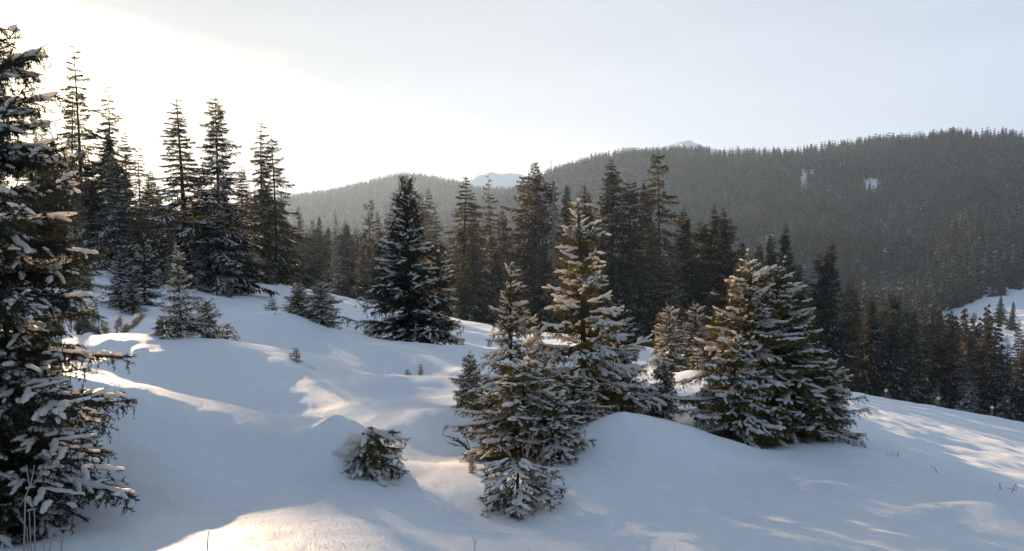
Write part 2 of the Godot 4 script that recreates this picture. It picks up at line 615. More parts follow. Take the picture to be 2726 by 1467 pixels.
func build_mountains() -> void:
	# two snowy summits far behind the wooded hills: a skyline each, with ridges and gullies down the near side
	var n := FastNoiseLite.new()
	n.seed = 31
	n.frequency = 0.006
	n.fractal_octaves = 5
	n.fractal_type = FastNoiseLite.FRACTAL_RIDGED
	for spec in [
		["mountain", "pointed snowy summit rising behind the wooded ridge", [[1560, 440], [1690, 412], [1750, 396], [1790, 386], [1812, 378], [1836, 370], [1858, 380], [1880, 392], [1930, 400], [1990, 396], [2030, 404], [2080, 410], [2110, 400], [2150, 402], [2200, 425], [2300, 470]], 1950.0],
		["mountain", "low snowy mountain ridge in haze behind the left hill", [[1150, 520], [1200, 498], [1250, 480], [1290, 466], [1310, 458], [1330, 464], [1352, 460], [1375, 462], [1400, 468], [1450, 490], [1520, 520]], 1850.0],
		["mountain", "faint pale mountain ridge low in the haze at left", [[640, 560], [720, 545], [790, 534], [850, 540], [900, 548], [1000, 552], [1150, 560]], 1900.0],
	]:
		var sky: Array = spec[2]
		var s := Soup.new()
		var cols := 90
		var rows := 22
		var pos := []
		for j in rows + 1:
			var f := float(j) / rows     # 0 at the skyline, 1 at the foot on this side
			for i in cols + 1:
				var px := lerpf(sky[0][0], sky[-1][0], float(i) / cols)
				var k := 0
				while k < sky.size() - 2 and px > sky[k + 1][0]:
					k += 1
				var py := lerpf(sky[k][1], sky[k + 1][1], smoothstep(0.0, 1.0, (px - sky[k][0]) / float(sky[k + 1][0] - sky[k][0])))
				var crest := at(px, py, spec[3])
				var depth: float = spec[3] - f * 300.0
				var p := Vector3(crest.x, crest.y - f * 120.0 * (1.0 + 0.3 * f), -depth)
				p.y += (n.get_noise_2d(p.x, p.z) - 0.3) * (6.0 + 40.0 * f * (1.0 - f))
				pos.append(p)
		for j in rows:
			for i in cols:
				var a: Vector3 = pos[j * (cols + 1) + i]
				var b: Vector3 = pos[j * (cols + 1) + i + 1]
				var c: Vector3 = pos[(j + 1) * (cols + 1) + i]
				var d: Vector3 = pos[(j + 1) * (cols + 1) + i + 1]
				for q in [[a, b, c], [b, d, c]]:
					s.tri(q[0], q[1], q[2])
					var up: float = absf((q[1] - q[0]).cross(q[2] - q[0]).normalized().y)
					var rock := n.get_noise_2d(q[0].x * 3.0 + 500.0, q[0].z * 3.0)
					var k := Color.WHITE.lerp(Color(0.28, 0.27, 0.27), smoothstep(0.72, 0.5, up + rock * 0.12))
					s.c.append_array([k, k, k])
		var o := part(spec[0], s.mesh(), M.far)
		tag(o, spec[1], "", "", "structure")


# ------------------------------------------------------------------ forest on the far hills
func far_tree_mesh(seed_value: int, tiers: int, spikes: int) -> ArrayMesh:
	# a spruce about 1 m tall and 0.3 m wide: tiers of hanging boughs
	var rng := random(seed_value)
	var s := Soup.new()
	for i in tiers:
		var t := float(i) / tiers
		var y := 0.06 + 0.9 * t
		var r := 0.19 * pow(1.0 - t, 0.9) + 0.012
		for k in spikes:
			var a := TAU * (k + rng.randf() * 0.7) / spikes
			var len := r * rng.randf_range(0.65, 1.2)
			var w := 0.55 * TAU / spikes * len
			var out := Vector3(cos(a), 0, sin(a))
			var side := Vector3(-sin(a), 0, cos(a))
			var root := Vector3(0, y + rng.randf_range(0.02, 0.05), 0)
			var end := root + out * len + Vector3(0, -0.05 - 0.25 * len - rng.randf() * 0.03, 0)
			var mid := root.lerp(end, 0.6)
			s.tri(root, mid + side * w, end)
			s.tri(root, end, mid - side * w)
			var k1 := Color.WHITE * rng.randf_range(0.6, 1.2)
			if rng.randf() < 0.22:
				k1 = Color(2.6, 2.75, 2.9)      # a bough with rime on it
			for q in 6:
				s.c.push_back(k1)
	s.tri(Vector3(-0.01, 0, 0), Vector3(0.01, 0, 0), Vector3(0, 1.0, 0))
	s.tri(Vector3(0, 0, -0.01), Vector3(0, 0, 0.01), Vector3(0, 1.0, 0))
	for q in 6:
		s.c.push_back(Color(0.5, 0.45, 0.4))
	return s.mesh()


func build_far_forest() -> void:
	var rng := random(77)
	var lists := [[], [], [], [], []]
	var patch := FastNoiseLite.new()
	patch.seed = 8
	patch.frequency = 0.012
	# snowy openings in the wood, as bearings in the photograph [x, y, half width, half height]
	var gaps := [[2318, 492, 18, 12], [2300, 506, 12, 5], [2160, 462, 7, 9], [2182, 446, 8, 4], [2240, 442, 10, 5], [2136, 480, 8, 18], [2080, 456, 8, 7], [1994, 466, 9, 8], [1540, 480, 7, 6], [2430, 628, 16, 6], [2412, 640, 8, 7], [2050, 640, 9, 12], [2232, 527, 10, 4]]
	var zones := [
		[0.14, 0.80, 400.0, 1060.0, 23000, 15.5],
		[-0.12, 0.24, 620.0, 1180.0, 8000, 15.5],
		[-0.42, 0.02, 1250.0, 1760.0, 11000, 17.0],
		[-0.40, 0.55, 150.0, 420.0, 2400, 13.0],
		[-0.44, 0.12, 420.0, 1250.0, 9000, 15.0],
	]
	for z in zones.size():
		var zone: Array = zones[z]
		for k in zone[4]:
			var th := rng.randf_range(zone[0], zone[1])
			var r := sqrt(rng.randf_range(zone[2] * zone[2], zone[3] * zone[3]))
			var x := sin(th) * r
			var zz := -cos(th) * r
			var y := smooth_height(th, r) + (hill_folds(x, zz) * smoothstep(330.0, 560.0, r) if r > 330.0 else 0.0)
			# bearing as seen in the photograph
			var px := 1363.0 + FOCAL * x / -zz
			var py := 640.0 - FOCAL * (y - EYE) / -zz
			var skip := false
			for g in gaps:
				if Vector2((px - g[0]) / (g[2] * 1.35), (py - g[1] - 3.0) / (g[3] * 1.8)).length() < 0.75 + 0.6 * rng.randf():
					skip = true
			# the open field on the valley floor
			if px > 2500.0 and r < 470.0 and py > 838.0 - (px - 2500.0) * 0.30 - 4.0 and py < 900.0:
				skip = true
			if skip:
				continue
			var h: float = zone[5] * rng.randf_range(0.5, 1.3) * (1.0 + 0.2 * patch.get_noise_2d(x * 1.7 - 900.0, zz * 1.7))
			var b := Basis(Vector3.UP, rng.randf() * TAU).scaled(Vector3(h * rng.randf_range(0.8, 1.3), h, h * rng.randf_range(0.8, 1.3)))
			var tone := pow(rng.randf_range(0.55, 1.35), 1.6) * clampf(1.0 + 1.5 * patch.get_noise_2d(x * 0.8 + zz * 0.5, zz * 0.5 - x * 0.2), 0.35, 1.9)
			var warm := clampf(0.45 + patch.get_noise_2d(x * 0.6 + 300.0, zz * 0.35) * 2.2 + rng.randf_range(-0.3, 0.3), 0.0, 1.0)
			var tint := Color(0.70, 0.86, 0.92).lerp(Color(1.35, 1.12, 0.92), warm) * tone
			lists[(0 if z == 0 else z)].append([Transform3D(b, Vector3(x, y - 0.3, zz)), tint])
	var labels := ["dense spruce forest covering the hillside across the valley", "spruce forest on the lower end of the wooded ridge, centre", "hazy spruce forest on the far hill at left", "dark spruce wood filling the valley below the pasture", "hazy spruce forest on the valley floor at left"]
	for z in lists.size():
		var mm := MultiMesh.new()
		mm.transform_format = MultiMesh.TRANSFORM_3D
		mm.use_colors = true
		mm.mesh = far_tree_mesh(40 + z, 7, 6)
		mm.instance_count = lists[z].size()
		for k in lists[z].size():
			mm.set_instance_transform(k, lists[z][k][0])
			mm.set_instance_color(k, lists[z][k][1])
		var o := MultiMeshInstance3D.new()
		o.name = numbered("hillside_forest")
		o.multimesh = mm
		o.material_override = M.far_tree
		add_child(o, true)
		tag(o, labels[z], "forest", "", "stuff")

# ------------------------------------------------------------------ boughs of young spruces, seen close
func needle_twig(s: Soup, p: Vector3, q: Vector3, rng: RandomNumberGenerator, spacing: float, length: float, width: float) -> void:
	var axis := q - p
	var n := int(axis.length() / spacing * 3.0) + 2
	var dir := axis.normalized()
	var u := dir.cross(Vector3(0.13, 0.9, 0.31)).normalized()
	var w := dir.cross(u)
	for k in n:
		var base := p + axis * rng.randf()
		var a := rng.randf() * TAU
		var radial := u * cos(a) + w * sin(a)
		var side := (u * -sin(a) + w * cos(a)) * width * 0.5
		s.tri(base - side, base + side, base + (dir * 0.8 + radial) * (length * rng.randf_range(0.55, 0.85)))


func snow_finger(s: Soup, pts: Array, r: float, rng: RandomNumberGenerator) -> void:
	# snow lying along a twig: a lumpy rounded roll
	var path := []
	var radii := []
	var total := 0.0
	for i in pts.size() - 1:
		total += (pts[i + 1] - pts[i]).length()
	var n := clampi(int(total / (r * 1.5)), 2, 8)
	for i in n + 1:
		var t := float(i) / n
		var f := t * (pts.size() - 1)
		var k := mini(int(f), pts.size() - 2)
		var p: Vector3 = pts[k].lerp(pts[k + 1], f - k)
		path.append(p + Vector3(0, r * 0.45, 0) + Vector3(rng.randf_range(-1, 1), rng.randf_range(-0.4, 0.6), rng.randf_range(-1, 1)) * r * 0.34)
		radii.append(r * (0.5 + 0.5 * sin(PI * clampf(t * 0.85 + 0.1, 0.0, 1.0))) * rng.randf_range(0.62, 1.3))
	tube(s, path, radii, 5, 0.78, 0.1)


func bough(length: float, rng: RandomNumberGenerator, o: Dictionary) -> Dictionary:
	# a spray along +X: axis, side twigs, their twigs, hanging twigs; returns needles, wood and snow
	var needles := Soup.new()
	var wood := Soup.new()
	var snow := Soup.new()
	var sp: float = o.get("spacing", 0.02)
	var nl: float = o.get("needle", 0.028)
	var nw: float = o.get("width", 0.0055)
	var sr: float = o.get("snow_r", 0.022)
	var cover: float = o.get("cover", 0.8)
	var droop: float = o.get("droop", 0.12) * rng.randf_range(0.5, 1.4)
	var curl := rng.randf_range(-0.12, 0.12)
	var patch := rng.randf() * 10.0
	var axis := []
	for i in 6:
		var t := i / 5.0
		axis.append(Vector3(length * t, length * (0.04 * t - droop * t * t + 0.16 * pow(t, 4.0)) + rng.randf_range(-0.006, 0.006), length * (curl * t * t + 0.02 * sin(t * 5.0 + patch))))
	for i in 5:
		if i > 0 or length < 0.3:
			needle_twig(needles, axis[i], axis[i + 1], rng, sp, nl, nw)
	var wr := []
	for i in 6:
		wr.append((0.004 + length * 0.010) * (1.0 - 0.8 * i / 5.0))
	tube(wood, axis, wr, 4)
	if rng.randf() < cover + 0.1:
		var from := rng.randi_range(1, 3) if length > 0.3 else 1
		snow_finger(snow, axis.slice(from), sr * rng.randf_range(0.9, 1.4), rng)
	var gap: float = o.get("gap", 0.07)
	var x := maxf(0.05, length * 0.14)
	var flip := 1.0
	while x < length * 0.97:
		var t := x / length
		var f := t * 5.0
		var k := mini(int(f), 4)
		var p: Vector3 = axis[k].lerp(axis[k + 1], f - k)
		var l := minf(length * 0.36, 0.36 * (length - x) + 0.07) * rng.randf_range(0.55, 1.2)
		flip = -flip
		var here := cover * clampf(0.75 + 0.7 * sin(t * 7.0 + patch) + 0.25 * flip, 0.05, 1.2)
		var ang := deg_to_rad(rng.randf_range(28.0, 68.0))
		var d := Vector3(cos(ang), rng.randf_range(-0.38, 0.2), sin(ang) * flip).normalized()
		var q1 := p + d * l * 0.55
		var q2 := q1 + (d + Vector3(0.3, rng.randf_range(-0.3, 0.15), 0.0)).normalized() * l * 0.45
		needle_twig(needles, p, q1, rng, sp, nl, nw)
		needle_twig(needles, q1, q2, rng, sp, nl, nw)
		wood.smooth_tri(p + Vector3(0, 0.003, 0), p - Vector3(0, 0.003, 0), q2, Vector3(0, 0, 1), Vector3(0, 0, 1), Vector3(0, 0, 1))
		if rng.randf() < here:
			snow_finger(snow, [p.lerp(q1, rng.randf_range(0.1, 0.5)), q1, q2], sr * rng.randf_range(0.7, 1.35), rng)
		# twigs hanging below the spray
		for h in 2:
			if rng.randf() < 0.75:
				var hp := p.lerp(q2, rng.randf() * 0.7)
				var he := hp + Vector3(rng.randf_range(-0.1, 0.6), rng.randf_range(-1.0, -0.5), rng.randf_range(-0.5, 0.5)).normalized() * rng.randf_range(0.04, 0.11)
				needle_twig(needles, hp, he, rng, sp, nl, nw)
		if l > 0.10:
			var y := 0.045
			var side := 1.0
			while y < l * 0.85:
				var b := p.lerp(q1, clampf(y / (l * 0.55), 0.0, 1.0)) if y < l * 0.55 else q1.lerp(q2, (y - l * 0.55) / (l * 0.45))
				side = -side
				var e := (d.rotated(Vector3.UP, side * deg_to_rad(rng.randf_range(30, 65))) + Vector3(0, rng.randf_range(-0.6, 0.25), 0)).normalized() * (0.45 * (l - y) + 0.04) * rng.randf_range(0.8, 1.2)
				needle_twig(needles, b, b + e, rng, sp, nl, nw)
				if rng.randf() < here * 0.75:
					snow_finger(snow, [b.lerp(b + e, 0.15), b + e * 0.55, b + e], sr * rng.randf_range(0.55, 1.1), rng)
				y += gap * rng.randf_range(0.8, 1.2)
		# where twigs meet, snow bridges them into a pad
		if rng.randf() < here * 0.35 and l > 0.08:
			snow_finger(snow, [p + Vector3(-0.02, 0.0, 0), p.lerp(q1, 0.6) + Vector3(0.02, 0.004, 0)], sr * rng.randf_range(1.3, 1.9), rng)
		x += gap * rng.randf_range(0.55, 0.95)
	return {"needles": needles, "wood": wood, "snow": snow, "length": length}


func bough_set(seed_value: int, lengths: Array, o: Dictionary) -> Array:
	var out := []
	var rng := random(seed_value)
	for l in lengths:
		out.append([bough(l, rng, o), bough(l, rng, o), bough(l, rng, o)])
	return out


func young_spruce(o: Dictionary) -> Node3D:
	# o: h height, r reach of the lowest boughs, first, whorl, per, shape, seed, boughs; the base is at the origin
	var rng := random(o.seed)
	var h: float = o.h
	var needles := Soup.new()
	var wood := Soup.new()
	var snow := Soup.new()
	var trunk := Soup.new()
	var pts := []
	var radii := []
	var bend: float = o.get("bend", 0.02)
	for i in 9:
		var t := i / 8.0
		pts.append(Vector3(h * bend * sin(t * 3.0) * t, h * t * 0.97, h * bend * 0.6 * sin(t * 4.0 + 1.0) * t))
		radii.append(o.get("trunk", 0.016) * h * (1.0 - 0.88 * t) + 0.003)
	pts[0].y = -0.25
	tube(trunk, pts, radii, 7)
	var y: float = h * o.get("first", 0.04)
	var lib: Array = o.boughs
	var gaps: Array = o.get("gaps", [])
	var lob := rng.randf() * TAU
	while y < h * 0.965:
		var t := y / h
		var reach: float = o.r * pow(1.0 - t, o.get("shape", 0.85)) * smoothstep(-0.12, 0.16, t) * lerpf(o.get("skirt", 1.0), 1.0, smoothstep(0.02, 0.26, t)) + 0.05
		var f := t * 8.0
		var k := mini(int(f), 7)
		var c: Vector3 = pts[k].lerp(pts[k + 1], f - k)
		c.y = y
		var count := int(o.get("per", 6) * (0.75 + 0.5 * rng.randf()) * (1.0 if t < 0.8 else 0.75))
		for g in gaps:
			if t > g[0] and t < g[1]:
				count = int(count * g[2])
		var a0 := rng.randf() * TAU
		for b in count:
			var a := a0 + TAU * (b + rng.randf_range(-0.3, 0.3)) / maxi(count, 1)
			var l := reach * rng.randf_range(0.5, 1.1) * (1.0 + 0.28 * sin(a * 2.0 + lob + t * 5.0) + 0.18 * sin(a * 3.0 - lob * 2.0 + t * 9.0))
			if o.has("lean"):
				l *= 1.0 + o.lean[1] * cos(a - o.lean[0])
			add_bough(o, needles, wood, snow, c + Vector3(0, rng.randf_range(-0.03, 0.03) * h * 0.7, 0), a, lerpf(o.get("low_pitch", -16.0), o.get("high_pitch", 34.0), pow(t, 1.3)) + rng.randf_range(-20, 18), l, rng)
		y += h * o.get("whorl", 0.065) * rng.randf_range(0.75, 1.2) * (0.55 + 0.45 * (1.0 - t)) 
	# leading shoot
	var tip: Vector3 = pts[8]
	needle_twig(needles, pts[7].lerp(tip, 0.4), tip + Vector3(0, 0.02 * h, 0), rng, 0.012, 0.03, 0.006)
	for q in 3:
		snow_finger(snow, [tip + Vector3(-0.01, -0.03 - q * 0.07 * h * 0.4, 0), tip + Vector3(0.012, -0.01 - q * 0.07 * h * 0.4, 0.01)], o.get("tip_snow", 0.018), rng)
	tint_all(needles)
	var root := Node3D.new()
	part("trunk", trunk.mesh(), M.bark, root)
	part("boughs", wood.mesh(), M.bark, root)
	part("crown", needles.mesh(), M[o.get("needles", "needles")], root)
	if snow.v.size() > 0:
		part("snow_load", snow.mesh(), M.snow, root)
	root.set_meta("h", h)
	return root


func tint_all(s: Soup) -> void:
	if s.c.size() == s.v.size():
		return
	while s.c.size() < s.v.size():
		s.c.push_back(Color.WHITE)


func add_bough(o: Dictionary, needles: Soup, wood: Soup, snow: Soup, c: Vector3, a: float, pitch: float, l: float, rng: RandomNumberGenerator) -> void:
	var lib: Array = o.boughs
	var pick := 0
	for k in lib.size():
		if absf(lib[k][0].length - l) < absf(lib[pick][0].length - l):
			pick = k
	var e: Dictionary = lib[pick][rng.randi() % 3]
	var s: float = l / e.length
	var b := Basis(Vector3.UP, -a) * Basis(Vector3(0, 0, 1), deg_to_rad(pitch)) * Basis(Vector3.RIGHT, rng.randf_range(-0.22, 0.22))
	var t := Transform3D(b.scaled_local(Vector3(s, s, s)), c)
	var k := rng.randf_range(0.6, 1.1)
	needles.add(e.needles, t, Color(k * rng.randf_range(0.9, 1.1), k, k * rng.randf_range(0.8, 1.05)))
	wood.add(e.wood, t)
	if rng.randf() < o.get("laden", 0.95):
		snow.add(e.snow, t)


# ------------------------------------------------------------------ tall trees, seen from far
func long_bough(rng: RandomNumberGenerator, o: Dictionary) -> Dictionary:
	# one metre of bough along +X; foliage as many small tufts, frost and snow lying on top
	var needles := Soup.new()
	var snow := Soup.new()
	var droop: float = o.get("droop", 0.3)
	var axis := []
	for i in 7:
		var t := i / 6.0
		axis.append(Vector3(t, 0.10 * t - droop * t * t + (droop * 0.55) * pow(t, 4.0), 0.04 * sin(t * 4.0 + rng.randf() * 2.0)))
	for i in 6:
		var a: Vector3 = axis[i]
		var b: Vector3 = axis[i + 1]
		needles.tri(a + Vector3(0, 0.012, 0), a - Vector3(0, 0.012, 0), b)
		needles.tri(a + Vector3(0, 0, 0.012), a - Vector3(0, 0, 0.012), b)
	var twigs: int = o.get("twigs", 24)
	var tufts: int = o.get("tufts", 6)
	var wide: float = o.get("wide", 0.42)
	var hang: float = o.get("hang", 0.35)
	var frost: float = o.get("frost", 0.5)
	for k in twigs:
		var t := clampf(0.12 + 0.88 * (k + rng.randf()) / twigs, 0.0, 0.999)
		var f := t * 6.0
		var i := int(f)
		var p: Vector3 = axis[i].lerp(axis[i + 1], f - i)
		var side := 1.0 if k % 2 else -1.0
		var d := Vector3(0.55, -hang * rng.randf_range(0.3, 1.4), side * rng.randf_range(0.55, 1.0)).normalized()
		var l := (wide * pow(1.0 - t, 0.7) + 0.07) * rng.randf_range(0.6, 1.15)
		for q in tufts:
			var u := rng.randf()
			var c := p + d * (l * u)
			var e := (d + Vector3(rng.randf_range(-0.6, 0.9), rng.randf_range(-0.8, 0.35), rng.randf_range(-0.8, 0.8))).normalized()
			var w := e.cross(Vector3(rng.randf_range(-1, 1), rng.randf_range(-1, 1), rng.randf_range(-1, 1))).normalized() * rng.randf_range(0.014, 0.026)
			needles.tri(c - w, c + w, c + e * rng.randf_range(0.07, 0.14))
		if rng.randf() < frost:
			var side_v := d.cross(Vector3.UP).normalized() * rng.randf_range(0.012, 0.026)
			var a := p + d * (l * 0.15) + Vector3(0, 0.014, 0)
			var b := p + d * (l * rng.randf_range(0.7, 1.05)) + Vector3(0, 0.012, 0)
			var m := a.lerp(b, 0.55) + Vector3(0, 0.022, 0)
			snow.tri(a, m - side_v, m + side_v)
			snow.tri(m - side_v, b, m + side_v)
	for i in range(1, 6):
		if rng.randf() < frost + 0.15:
			var a: Vector3 = axis[i] + Vector3(0, 0.02, 0)
			var b: Vector3 = axis[i + 1] + Vector3(0, 0.02, 0)
			var w := Vector3(0, 0, rng.randf_range(0.016, 0.034))
			snow.tri(a - w, b - w, a + w)
			snow.tri(b - w, b + w, a + w)
	return {"needles": needles, "snow": snow, "wood": Soup.new(), "length": 1.0}


func tall_spruce(o: Dictionary) -> Node3D:
	var rng := random(o.seed)
	var h := 14.0
	var kinds := []
	for k in 4:
		kinds.append(long_bough(rng, o))
	var needles := Soup.new()
	var snow := Soup.new()
	var trunk := Soup.new()
	var pts := []
	var radii := []
	for i in 9:
		var t := i / 8.0
		pts.append(Vector3(0.12 * sin(t * 4.0 + o.seed) * t, h * t, 0.12 * cos(t * 3.0) * t))
		radii.append(o.get("trunk", 0.17) * (1.0 - 0.93 * t))
	pts[0].y = -0.8
	tube(trunk, pts, radii, 7)
	var first: float = o.get("first", 0.06)
	var lob := rng.randf() * TAU
	var y := h * first
	while y < h * o.get("crown", 0.985):
		var t := y / h
		var s := (t - first) / (1.0 - first)
		var reach: float = o.get("r", 2.3) * pow(1.0 - s, o.get("shape", 0.8)) * smoothstep(-0.25, 0.2, s) + 0.16
		var f := t * 8.0
		var k := mini(int(f), 7)
		var c: Vector3 = pts[k].lerp(pts[k + 1], f - k)
		c.y = y
		var thin: float = lerpf(o.get("fill_low", 1.0), o.get("fill_high", 1.0), smoothstep(0.35, 0.6, t))
		var count: int = o.get("per", 6)
		var a0 := rng.randf() * TAU
		for b in count:
			if rng.randf() > thin:
				continue
			if sin(t * 23.0 + lob * 3.0 + 2.0 * sin(TAU * b / count + lob)) > 1.0 - o.get("bare", 0.15) and rng.randf() < 0.8:
				continue      # storm damage
			var a := a0 + TAU * (b + rng.randf_range(-0.35, 0.35)) / count
			var l := reach * rng.randf_range(0.45, 1.1) * (1.0 + 0.25 * sin(a * 2.0 + lob + t * 6.0) + 0.2 * sin(a * 3.0 - lob + t * 17.0))
			var pitch := lerpf(o.get("low_pitch", -18.0), o.get("high_pitch", 32.0), pow(t, 2.2)) + rng.randf_range(-14, 14)
			var e: Dictionary = kinds[rng.randi() % 4]
			var bs := Basis(Vector3.UP, -a) * Basis(Vector3(0, 0, 1), deg_to_rad(pitch)) * Basis(Vector3.RIGHT, rng.randf_range(-0.25, 0.25))
			var fat := clampf(1.15 / l, 0.85, 1.7)
			var tr := Transform3D(bs.scaled_local(Vector3(l, l * fat, l * fat)), c)
			var g := rng.randf_range(0.55, 1.1)
			needles.add(e.needles, tr, Color(g * rng.randf_range(0.9, 1.12), g, g * rng.randf_range(0.85, 1.05)))
			if rng.randf() < o.get("laden", 0.7):
				snow.add(e.snow, tr)
		y += o.get("step", 0.30) * rng.randf_range(0.8, 1.2) * (0.75 + 0.35 * (1.0 - t))
	var root := Node3D.new()
	part("trunk", trunk.mesh(), M.bark, root)
	part("crown", needles.mesh(), M[o.get("needles", "needles_dark")], root)
	if snow.v.size() > 0:
		part("snow_load", snow.mesh(), M.snow if o.get("heavy", false) else M.frost, root)
	root.set_meta("h", h)
	return root


func dead_snag() -> Node3D:
	# a barkless spire with bare hanging boughs
	var rng := random(404)
	var wood := Soup.new()
	var trunk := Soup.new()
	tube(trunk, [Vector3(0, -0.8, 0), Vector3(0.05, 5, 0), Vector3(0, 10, 0.05), Vector3(-0.06, 14, 0)], [0.26, 0.2, 0.15, 0.09], 7)
	var y := 1.6
	while y < 12.0:
		for k in 3:
			var a := rng.randf() * TAU
			var l := rng.randf_range(1.2, 3.0) * (1.0 - y / 17.0)
			var out := Vector3(cos(a), 0, sin(a))
			var path := []
			var radii := []
			for i in 6:
				var t := i / 5.0
				path.append(Vector3(0, y, 0) + out * (l * t) + Vector3(0, l * (0.16 * t - 0.75 * t * t + 0.25 * pow(t, 4.0)), 0))
				radii.append(0.035 * (1.0 - 0.75 * t))
			tube(wood, path, radii, 4)
			for q in 6:
				var f := rng.randf_range(1.0, 4.6)
				var p: Vector3 = path[int(f)].lerp(path[int(f) + 1], f - int(f))
				var e := p + (out * 0.4 + Vector3(rng.randf_range(-0.7, 0.7), -0.8, rng.randf_range(-0.7, 0.7))) * rng.randf_range(0.25, 0.6)
				tube(wood, [p, p.lerp(e, 0.5) + Vector3(0, 0.05, 0), e], [0.016, 0.011, 0.005], 3)
		y += rng.randf_range(0.25, 0.5)
	var root := Node3D.new()
	part("trunk", trunk.mesh(), M.dead, root)
	part("boughs", wood.mesh(), M.rime, root)
	root.set_meta("h", 14.0)
	return root


func pine_tuft_shrub() -> Node3D:
	# mountain pine seedling: a few curving stems that end in thick bottlebrushes of long rimed needles
	var rng := random(909)
	var needles := Soup.new()
	var snow := Soup.new()
	var stem := Soup.new()
	for k in 8:
		var a := k * 1.7 + rng.randf()
		var l := rng.randf_range(0.20, 0.48)
		var out := Vector3(cos(a), 0, sin(a) * 0.6)
		var path := [Vector3(0, -0.05, 0), out * l * 0.4 + Vector3(0, l * 0.25, 0), out * l * 0.8 + Vector3(0, l * 0.5, 0), out * l * 1.15 + Vector3(0, l * 0.8, 0)]
		tube(stem, path, [0.014, 0.011, 0.009, 0.006], 5)
		var up: Vector3 = (path[3] - path[2]).normalized()
		for q in 130:
			var f := rng.randf_range(1.5, 2.99)
			var p: Vector3 = path[int(f)].lerp(path[int(f) + 1], f - int(f))
			needle_twig(needles, p, p + up * 0.03, rng, 0.014, 0.10, 0.006)
		for q in 16:
			var f := rng.randf_range(1.6, 2.99)
			var p: Vector3 = path[int(f)].lerp(path[int(f) + 1], f - int(f)) + Vector3(rng.randf_range(-0.05, 0.05), rng.randf_range(0.0, 0.05), rng.randf_range(-0.05, 0.05))
			snow_finger(snow, [p, p + (up * 0.6 + Vector3(rng.randf_range(-1, 1), 0.2, rng.randf_range(-1, 1))).normalized() * 0.05], 0.011, rng)
	tint_all(needles)
	var root := Node3D.new()
	part("stems", stem.mesh(), M.bark, root)
	part("crown", needles.mesh(), M.needles_rimed, root)
	part("snow_load", snow.mesh(), M.snow, root)
	root.set_meta("h", 0.6)
	return root


func weeping_fir(seed_value: int, lib: Array, h: float, r: float, from: float, to: float, count: int, cap := false) -> Node3D:
	# a small fir pressed down by snow: boughs fall outwards from the top, over the bearings from..to (radians)
	var rng := random(seed_value)
	var needles := Soup.new()
	var wood := Soup.new()
	var snow := Soup.new()
	var trunk := Soup.new()
	tube(trunk, [Vector3(0, -0.3, 0), Vector3(0, h * 0.4, 0), Vector3(0.01, h * 0.78, 0)], [0.02, 0.015, 0.008], 6)
	var o := {"boughs": lib, "laden": 0.85}
	for k in count:
		var t := (k + rng.randf()) / count
		var a := rng.randf_range(from, to)
		add_bough(o, needles, wood, snow, Vector3(0, h * lerpf(0.03, 0.97, t), 0) + Vector3(cos(a), 0, sin(a)) * 0.05, a, lerpf(-30.0, -12.0, t) + rng.randf_range(-22, 12), r * lerpf(1.0, 0.5, t) * rng.randf_range(0.7, 1.15), rng)
	var root := Node3D.new()
	if cap:
		for q in 7:
			var f := q / 6.0
			snow_finger(snow, [Vector3(lerpf(-0.16, 0.10, f) - 0.08, h * lerpf(0.5, 0.86, f), rng.randf_range(-0.05, 0.05)), Vector3(lerpf(-0.16, 0.10, f) + 0.06, h * lerpf(0.56, 0.80, f), rng.randf_range(-0.04, 0.1))], 0.05, rng)
	part("trunk", trunk.mesh(), M.bark, root)
	part("boughs", wood.mesh(), M.bark, root)
	part("crown", needles.mesh(), M.needles, root)
	part("snow_load", snow.mesh(), M.snow, root)
	root.set_meta("h", h)
	return root


